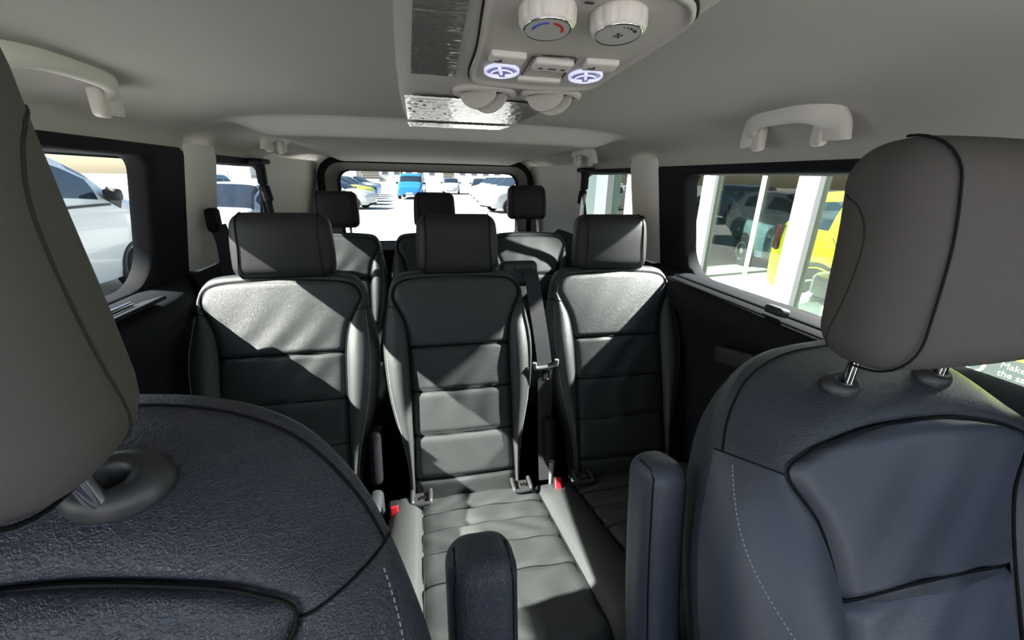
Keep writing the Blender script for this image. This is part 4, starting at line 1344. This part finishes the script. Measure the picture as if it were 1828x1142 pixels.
def car_parts(kind, paint, root, detail=False):
    K = KINDS[kind]
    st = np.array(K['st'])
    xs = []
    for i in range(len(st) - 1):
        seg = max(1, int(abs(st[i, 0] - st[i + 1, 0]) / 0.09))
        for k in range(seg): xs.append(st[i, 0] + (st[i + 1, 0] - st[i, 0]) * k / seg)
    xs.append(st[-1, 0])
    xs = np.array(xs)
    o = np.argsort(st[:, 0])
    I = lambda c: np.interp(xs, st[o, 0], st[o, c])
    zb, zt, zl, hw = I(1), I(2), I(3), I(4)
    roofw = np.where(zt - zl > 0.3, K['roof'] * hw / K['W'], hw * 0.9)
    t = np.clip((zt - zl - 0.08) / 0.3, 0, 1)
    roofw = hw * 0.93 * (1 - t) + K['roof'] * (hw / K['W']) * t
    half = []
    for i in range(len(xs)):
        a = [(hw[i] * .80, zb[i]), (hw[i] * .95, zb[i] + .04), (hw[i] * .985, zb[i] + .16), (hw[i], (zb[i] + zl[i]) / 2), (hw[i] * .995, zl[i] - .10), (hw[i] * .975, zl[i])]
        r = roofw[i]
        up = zt[i]
        zs = up - min(0.09, (up - zl[i]) * 0.4)
        b = [(hw[i] * .975 + (r - hw[i] * .975) * q + 0.02 * math.sin(PI * q) * (up - zl[i] > .3), zl[i] + (zs - zl[i]) * q) for q in (.10, .5, .90, 1.0)]
        c = [(r - .05, up - min(.02, (up - zl[i]) * .1)), (r - .16, up), (r * .5, up + .012), (0, up + .02)]
        half.append(a + b + c)
    half = np.array(half)              # stations x J x 2
    J = half.shape[1]
    full = np.concatenate([half, half[:, ::-1][:, 1:] * np.array([-1, 1])], 1)
    NJ = full.shape[1]
    V = np.concatenate([np.broadcast_to(xs[:, None, None], full.shape[:2] + (1,)), full], 2).reshape(-1, 3)
    body, gl = [], []
    for i in range(len(xs) - 1):
        xm = (xs[i] + xs[i + 1]) / 2
        for j in range(NJ - 1):
            jj = j if j < J - 1 else NJ - 2 - j
            f = (i * NJ + j, i * NJ + j + 1, (i + 1) * NJ + j + 1, (i + 1) * NJ + j)
            g = False
            if 6 <= jj <= 7:
                for (a, b) in K['side']:
                    if b < xm < a and (half[i, 8, 1] - half[i, 5, 1] > .18): g = True
            if jj >= 9 and K['ws'][1] < xm < K['ws'][0]: g = True
            if jj >= 9 and K['rw'] and K['rw'][1] < xm < K['rw'][0]: g = True
            (gl if g else body).append(f)
    n = len(xs)
    body.append(tuple(range(NJ))); body.append(tuple((n - 1) * NJ + k for k in range(NJ)))
    bo = mk('car_body', V, body, paint, root)
    mk('car_windows', V, gl, CARGLASS, root)
    for x in K['wb']:
        for sg in (-1, 1):
            r = K['wr']
            prof = [(r * .55, -0.11), (r * .93, -0.11), (r, -0.085), (r, 0.085), (r * .93, 0.11), (r * .66, 0.11), (r * .60, 0.085)]
            Vw, Fw = lathe(prof, 28)
            A = rotx(-sg * PI / 2)
            c = np.array([x, sg * (K['W'] - 0.085), r])
            wh = mk('wheel', Vw @ A.T + c, Fw, TYRE, root)
            Vw, Fw = lathe([(r * .62, 0.08), (r * .6, 0.10), (r * .5, 0.075), (r * .2, 0.085), (r * .08, 0.10), (0.01, 0.10)], 24)
            mk('rim', Vw @ A.T + c, Fw, RIM, wh)
            # black arch around the wheel
            P = [(x + (r + .045) * math.cos(a), sg * (K['W'] * .985 + .0), r + (r + .045) * math.sin(a)) for a in np.linspace(-.25, PI + .25, 24)]
            mb = MB(); mb.tube(P, .035, 6); mb.build('wheel_arch', CARBLK, root)
    hx, hy, hz = K['hl']
    for sg in (-1, 1):
        Vh, Fh = rbox((.34, .14, .15), .06, 3, 4)
        mk('headlight', Vh @ rotz(-sg * .55).T + np.array([hx, sg * hy, hz]), Fh, LIGHTM, root)
        Vh, Fh = rbox((.10, .12, .34), .04, 3, 4)
        mk('tail_light', Vh + np.array([-K['L'] / 2 + .14, sg * (hw[-3] - .03), float(np.interp(-K['L'] / 2 + .2, st[o, 0], st[o, 3])) - .12]), Fh, TAIL, root)
        Vh, Fh = rbox((.13, .20, .16), .05, 3, 4)
        zm = float(np.interp(K['mir'], st[o, 0], st[o, 3])) + .10
        mk('door_mirror', Vh + np.array([K['mir'], sg * (K['W'] + .09), zm]), Fh, CARBLK, root)
    Vh, Fh = rbox((.10, 1.05, .20), .04, 3, 4)
    mk('grille', Vh + np.array([K['L'] / 2 - .06, 0, .44]), Fh, CARBLK, root)
    Vh, Fh = rbox((.03, .50, .11), .01, 2, 3)
    mk('number_plate', Vh + np.array([K['L'] / 2 + .005, 0, .46]), Fh, PLATE, root)
    return K

def make_car(kind, name, paint, loc, heading, label, cat, group=None):
    root = empty(name, (0, 0, 0), label, cat, group)
    car_parts(kind, paint, root)
    root.location = loc
    root.rotation_euler = (0, 0, math.radians(heading))
    return root

# the white van right outside, nose toward +y
nv = empty('van', (0, 0, 0), 'white van close outside the window behind the left front headrest, door mirror in view', 'van', None)
KINDS['tall_van'] = dict(KINDS['van'], mir=1.20, st=[(a, b, c + (.16 if a > 1.1 else 0), d + .17, e) for (a, b, c, d, e) in KINDS['van']['st']])
car_parts('tall_van', PWHITE, nv)
for sg in (-1, 1):
    mb = MB()
    mb.tube([(1.62, sg * .966, 1.22), (1.62, sg * .968, .75), (1.58, sg * .965, .30)], .006, 5)
    mb.tube([(.16, sg * .962, 1.29), (.15, sg * .968, .80), (.15, sg * .965, .30)], .006, 5)
    mb.build('door_gap', CARBLK, nv)
    Vh, Fh = rbox((.30, .02, .18), .008, 3, 3)
    mk('mirror_base', Vh @ roty(.55).T + np.array([1.36, sg * .945, 1.34]), Fh, CARBLK, nv)
    Vh, Fh = rbox((1.25, .02, .03), .008, 3, 3)
    mk('belt_strip', Vh + np.array([.62, sg * .962, 1.26]), Fh, CARBLK, nv)
nv.location = (-5.26, 5.55, 0)
nv.rotation_euler = (0, 0, math.radians(90))

make_car('hatch', 'car', PWHITE, (-4.25, 10.3, 0), -90, 'white hatchback whose bonnet shows through the quarter window on the parked-cars side', 'car')
make_car('suv', 'car', PSTEEL, (-7.9, 17.6, 0), 92, 'steel blue car standing behind the white vehicles, seen through the quarter window', 'car')
make_car('hatch', 'car', PBLUE, (-7.6, 3.9, 0), 90, 'blue car behind the white van, seen through its windscreen corner', 'car')

# cars in the lot behind
A = make_car('hatch', 'car', PWHITE, (-4.75, 24.4, 0), -14, 'white hatchback nearest in the row seen through the rear window, its front wheel in view', 'car', 'cars parked in the lot behind')
B = make_car('suv', 'car', PYEL, (-5.3, 28.0, 0), -14, 'yellow car parked just past the white hatchback in the lot', 'car', 'cars parked in the lot behind')
Cc = make_car('suv', 'car', PBLACK, (-5.5, 31.6, 0), -14, 'black car parked just past the yellow car in the lot', 'car', 'cars parked in the lot behind')
D = dup(A, (-5.7, 35.4, 0), math.radians(-14), 'white hatchback beyond the black car in the lot')
E_ = make_car('suv', 'car', PSILVER, (-6.0, 39.0, 0), -14, 'silver car far along the angled row in the lot', 'car', 'cars parked in the lot behind')
F_ = dup(Cc, (-6.3, 43.0, 0), math.radians(-14), 'small dark car at the far end of the angled row')
BV = make_car('van', 'van', PBLUE, (-1.0, 36.6, 0), -94, 'bright blue van facing the camera in the middle of the lot', 'van', 'cars parked in the lot behind')
G_ = dup(E_, (2.9, 47.5, 0), math.radians(-94), 'silver car facing the camera behind the blue van')
H_ = dup(Cc, (6.0, 46.5, 0), math.radians(-100), 'dark car facing the camera at the end of the white vans')
V1 = make_car('van', 'van', PWHITE, (5.35, 22.6, 0), -160, 'nearest white van of the row behind, front wheel beside the rear headrest', 'van', 'white vans in the lot behind')
for i, (x, y, lb) in enumerate(((5.7, 27.0, 'second white van in the row behind, half hidden by the nearest one'), (6.0, 31.5, 'third white van in the row behind'), (6.3, 36.2, 'fourth and farthest white van in the row behind'))):
    dup(V1, (x, y, 0), math.radians(-160), lb)

# pale buildings and a lamp post on the horizon
BW = mat('pale_render', (0.62, 0.60, 0.58), 0.9)
BR = mat('pale_roof', (0.35, 0.3, 0.28), 0.9)
BG = mat('far_window', (0.12, 0.14, 0.17), 0.3)
for i, (x, y, wd, h, lb) in enumerate(((-34, 150, 26, 6.5, 'long low pale building on the horizon left of the lamp post'), (-4, 160, 22, 5.5, 'pale building on the horizon above the blue van'), (26, 152, 30, 6.0, 'wide pale building on the horizon above the white vans'), (-72, 165, 30, 9.0, 'taller pale building at the far left of the horizon'), (66, 160, 34, 7.0, 'pale building at the far right of the horizon'))):
    b = empty('building', (x, y, 0), lb, 'building', 'far buildings')
    mb = MB().box((x, y, h / 2), (wd, 10, h)); mb.build('wall', BW, b, smooth=False)
    mb = MB(); mb.add([(x - wd / 2 - .4, y - 5.4, h), (x + wd / 2 + .4, y - 5.4, h), (x + wd / 2 + .4, y + 5.4, h), (x - wd / 2 - .4, y + 5.4, h), (x - wd / 2 + 2, y, h + 1.8), (x + wd / 2 - 2, y, h + 1.8)], [(0, 1, 5, 4), (2, 3, 4, 5), (0, 4, 3), (1, 2, 5), (0, 3, 2, 1)])
    mb.build('roof', BR, b, smooth=False)
    nwin = int(wd / 4)
    for k in range(nwin):
        mb = MB().box((x - wd / 2 + 2 + k * 4, y - 5.02, h * .55), (1.8, .1, 1.4)); mb.build('window', BG, b, smooth=False)
lp = empty('lamp_post', (-2.9, 60, 0), 'thin dark lamp post rising behind the row of parked cars', 'lamp post')
mb = MB(); mb.tube([(-2.9, 60, 0), (-2.9, 60, 7.5)], [.11, .06], 10); mb.build('pole', CARBLK, lp)
mb = MB().box((-2.5, 60, 7.5), (1.0, .25, .12)); mb.build('lamp_head', CARBLK, lp)
fn = empty('fence', (0, 75, 0), 'pale mesh fence across the far side of the lot', 'fence')
for x in range(-40, 41, 5):
    mb = MB().box((x, 75, 1.0), (.12, .12, 2.0)); mb.build('post', PSILVER, fn, smooth=False)
mb = MB()
for z in (.4, 1.0, 1.6, 1.95): mb.box((0, 75, z), (80, .04, .05))
mb.build('rail', PSILVER, fn, smooth=False)

# ------------------------------------------------------------------ showroom beside the van
ALU = mat('white_aluminium', (0.82, 0.84, 0.84), 0.35, 0.5)
DARKALU = mat('dark_gasket', (0.05, 0.055, 0.055), 0.5)
sh = empty('showroom', (3.2, 3, 0), 'glass-fronted showroom beside the van with white upright posts', 'building')
for y, wd, dp in ((4.38, 0.10, 0.16), (3.07, 0.12, 0.18), (1.76 - .9, 0.12, 0.18), (-0.6, 0.12, 0.18)):
    mb = MB().box((3.2, y, 1.9), (dp, wd, 3.8)); o = mb.build('upright_post', ALU, sh, smooth=False, bevel=0.008)
    mb = MB().box((3.23, y - wd / 2 - 0.03, 1.9), (0.06, 0.05, 3.8)); mb.build('gasket', DARKALU, o, smooth=False)
for y in (3.605,):
    mb = MB().box((3.2, y, 1.9), (0.03, 0.028, 3.8)); mb.build('glass_joint', ALU, sh, smooth=False)
for a, b in ((4.33, 3.62), (3.59, 3.13), (3.01, 0.92), (0.80, -0.54), (6.2, 4.43)):
    mb = MB().box((3.22, (a + b) / 2, 1.9), (0.012, a - b, 3.76)); mb.build('glass_pane', SHOPGLASS, sh, smooth=False)
PANELT = mat('pale_teal_cladding', (0.075, 0.105, 0.10), 0.4, 0.4)
GREYCOL = mat('grey_column', (0.16, 0.18, 0.19), 0.6)
mb = MB().box((3.3, 10.2, 1.9), (0.2, 5.4, 3.8)); mb.build('cladding_panel', PANELT, sh, smooth=False)
mb = MB().box((3.22, 7.25, 1.9), (0.25, 0.5, 3.8)); mb.build('corner_column', GREYCOL, sh, smooth=False)
mb = MB().box((3.2, 6.25, 1.9), (0.18, 0.12, 3.8)); mb.build('upright_post', ALU, sh, smooth=False)
mb = MB().box((3.22, 6.65, 1.9), (0.012, 0.7, 3.76)); mb.build('glass_pane', SHOPGLASS, sh, smooth=False)
SHOPFLOOR = mat('showroom_floor_tile', (0.50, 0.50, 0.48), 0.25, 0.5)
SHOPWALL = mat('showroom_wall', (0.10, 0.115, 0.10), 0.8)
mb = MB().box((8.2, 5.5, 0.02), (9.9, 14, 0.04)); mb.build('shop_floor', SHOPFLOOR, smooth=False)['kind'] = 'structure'
mb = MB().box((13.1, 5.5, 1.9), (0.2, 14, 3.8)); mb.build('shop_wall', SHOPWALL, smooth=False)['kind'] = 'structure'
mb = MB().box((8.2, 12.6, 1.9), (9.9, 0.2, 3.8)); mb.build('shop_wall', SHOPWALL, smooth=False)['kind'] = 'structure'
mb = MB().box((8.2, 5.5, 3.85), (10.2, 14.2, 0.14)); mb.build('shop_ceiling', BW, smooth=False)['kind'] = 'structure'

ys_ = make_car('suv', 'car', PYEL, (5.5, 2.75, 0.04), -90, 'bright yellow car inside the showroom behind the glass, nearest to the van window', 'car')
Vh, Fh = rbox((1.5, .05, .05), .02, 3, 3)
for sg in (-1, 1):
    # rails in the car's own frame
    mesh_o = mk('roof_rail', Vh + np.array([-.6, sg * .62, 1.68]), Fh, RIM, None, origin=(0, 0, 0))
    mesh_o.location = (0, 0, 0)
    mesh_o.parent = ys_
    Vd, Fd = rbox((.20, .03, .035), .012, 3, 3)
    for hx in (.02, -.86):
        o = mk('door_handle', Vd + np.array([hx - .1, sg * .905, .95]), Fd, CARBLK, None, origin=(0, 0, 0)); o.location = (0, 0, 0); o.parent = ys_
    mb = MB()
    mb.tube([(-.36, sg * .895, 1.05), (-.36, sg * .905, .7), (-.34, sg * .885, .3)], .006, 5)
    mb.tube([(-1.2, sg * .89, 1.08), (-1.0, sg * .902, .85), (-.92, sg * .885, .45)], .006, 5)
    o = mb.build('door_gap', CARBLK, None, origin=(0, 0, 0)); o.location = (0, 0, 0); o.parent = ys_
make_car('hatch', 'car', PDULL, (7.6, 8.6, 0.04), -100, 'dim blue-grey car deep inside the showroom', 'car')  # added car stands in for a blue-grey reflection in the showroom glass
make_car('hatch', 'car', PRED, (10.4, 10.2, 0.04), -95, 'dim red car at the back of the showroom', 'car')  # red reflection in the glass, modelled as an added car

# bagged tyres by the glass
BAG = mat('crumpled_white_plastic', (0.75, 0.77, 0.76), 0.25, 0.5, bump=('noise', 18, 0.5, 0.02))
TREAD = mat('tyre_in_film', (0.16, 0.165, 0.16), 0.4, 0.5, bump=('weave', 14, 0.8, 0.01))
ty = empty('tyre_stack', (3.95, 2.95, 0.04), 'stack of tyres wrapped in clear crumpled plastic standing behind the showroom glass', 'tyres')
for k in range(4):
    V, F = lathe([(0.20, 0), (0.31, 0.0), (0.335, 0.03), (0.335, 0.17), (0.31, 0.20), (0.20, 0.20)], 36)
    mk('tyre', V + np.array([3.95, 3.05, 0.05 + k * 0.205]), F, TREAD, ty)
V, F = rbox((0.86, 1.15, 0.62), 0.22, 12, 10)
nzv = np.random.default_rng(9)
ph = nzv.uniform(0, 6, 12); kx = nzv.uniform(8, 26, (12, 3))
d = sum(np.sin(V @ kx[i] + ph[i]) for i in range(12)) * 0.009
V = V + V / (np.linalg.norm(V, axis=1)[:, None]) * d[:, None]
mk('plastic_bag', V + np.array([3.98, 2.85, 0.36]), F, BAG, ty, smooth='all')

# poster on the glass
ps = empty('window_poster', (3.17, 1.2, 0.4), 'grey-green poster with white lettering on the showroom glass below the right headrest', 'poster')
POSTER = mat('poster_grey_green', (0.040, 0.056, 0.049), 0.5)
POSTW = mat('poster_white', (0.30, 0.33, 0.31), 0.6)
POSTY = mat('poster_yellow', (0.26, 0.20, 0.03), 0.6)
mb = MB().box((3.172, 1.20, 0.66), (0.006, 1.10, 0.30)); mb.build('sheet', POSTER, ps, smooth=False)
def poster_text(txt, y, z, size, name):
    cu = bpy.data.curves.new(name, 'FONT'); cu.body = txt; cu.size = size; cu.extrude = 0.001
    o = bpy.data.objects.new(name, cu); COL.objects.link(o)
    cu.materials.append(POSTW)
    o.parent = ps
    mw = Matrix(((0, 0, -1, 3.166), (-1, 0, 0, y), (0, 1, 0, z), (0, 0, 0, 1)))
    o.matrix_local = Matrix.Translation(-Vector(ORG[ps.name])) @ mw
    bpy.context.view_layer.update()
    me = bpy.data.meshes.new_from_object(o.evaluated_get(bpy.context.evaluated_depsgraph_get()))
    m2 = bpy.data.objects.new(name, me); COL.objects.link(m2)
    m2.parent = ps; m2.matrix_local = o.matrix_local.copy()
    bpy.data.objects.remove(o); bpy.data.curves.remove(cu)
    return m2
poster_text('Make your', 1.515, 0.725, 0.050, 'lettering')
poster_text('the safe', 1.515, 0.675, 0.050, 'lettering')
poster_text('the Customer Protection', 1.515, 0.628, 0.024, 'lettering')
mb = MB(); mb.tube([(3.167, 1.625 + 0.046 * math.cos(q), 0.695 + 0.046 * math.sin(q)) for q in np.linspace(0, 2 * PI, 33)[:-1]], 0.010, 6, closed=True)
mb.build('round_emblem', POSTW, ps)
mb = MB().box((3.168, 1.36, 0.80), (0.004, 0.30, 0.03)).box((3.168, 1.20, 0.56), (0.004, 0.5, 0.05)); mb.build('yellow_band', POSTY, ps, smooth=False)
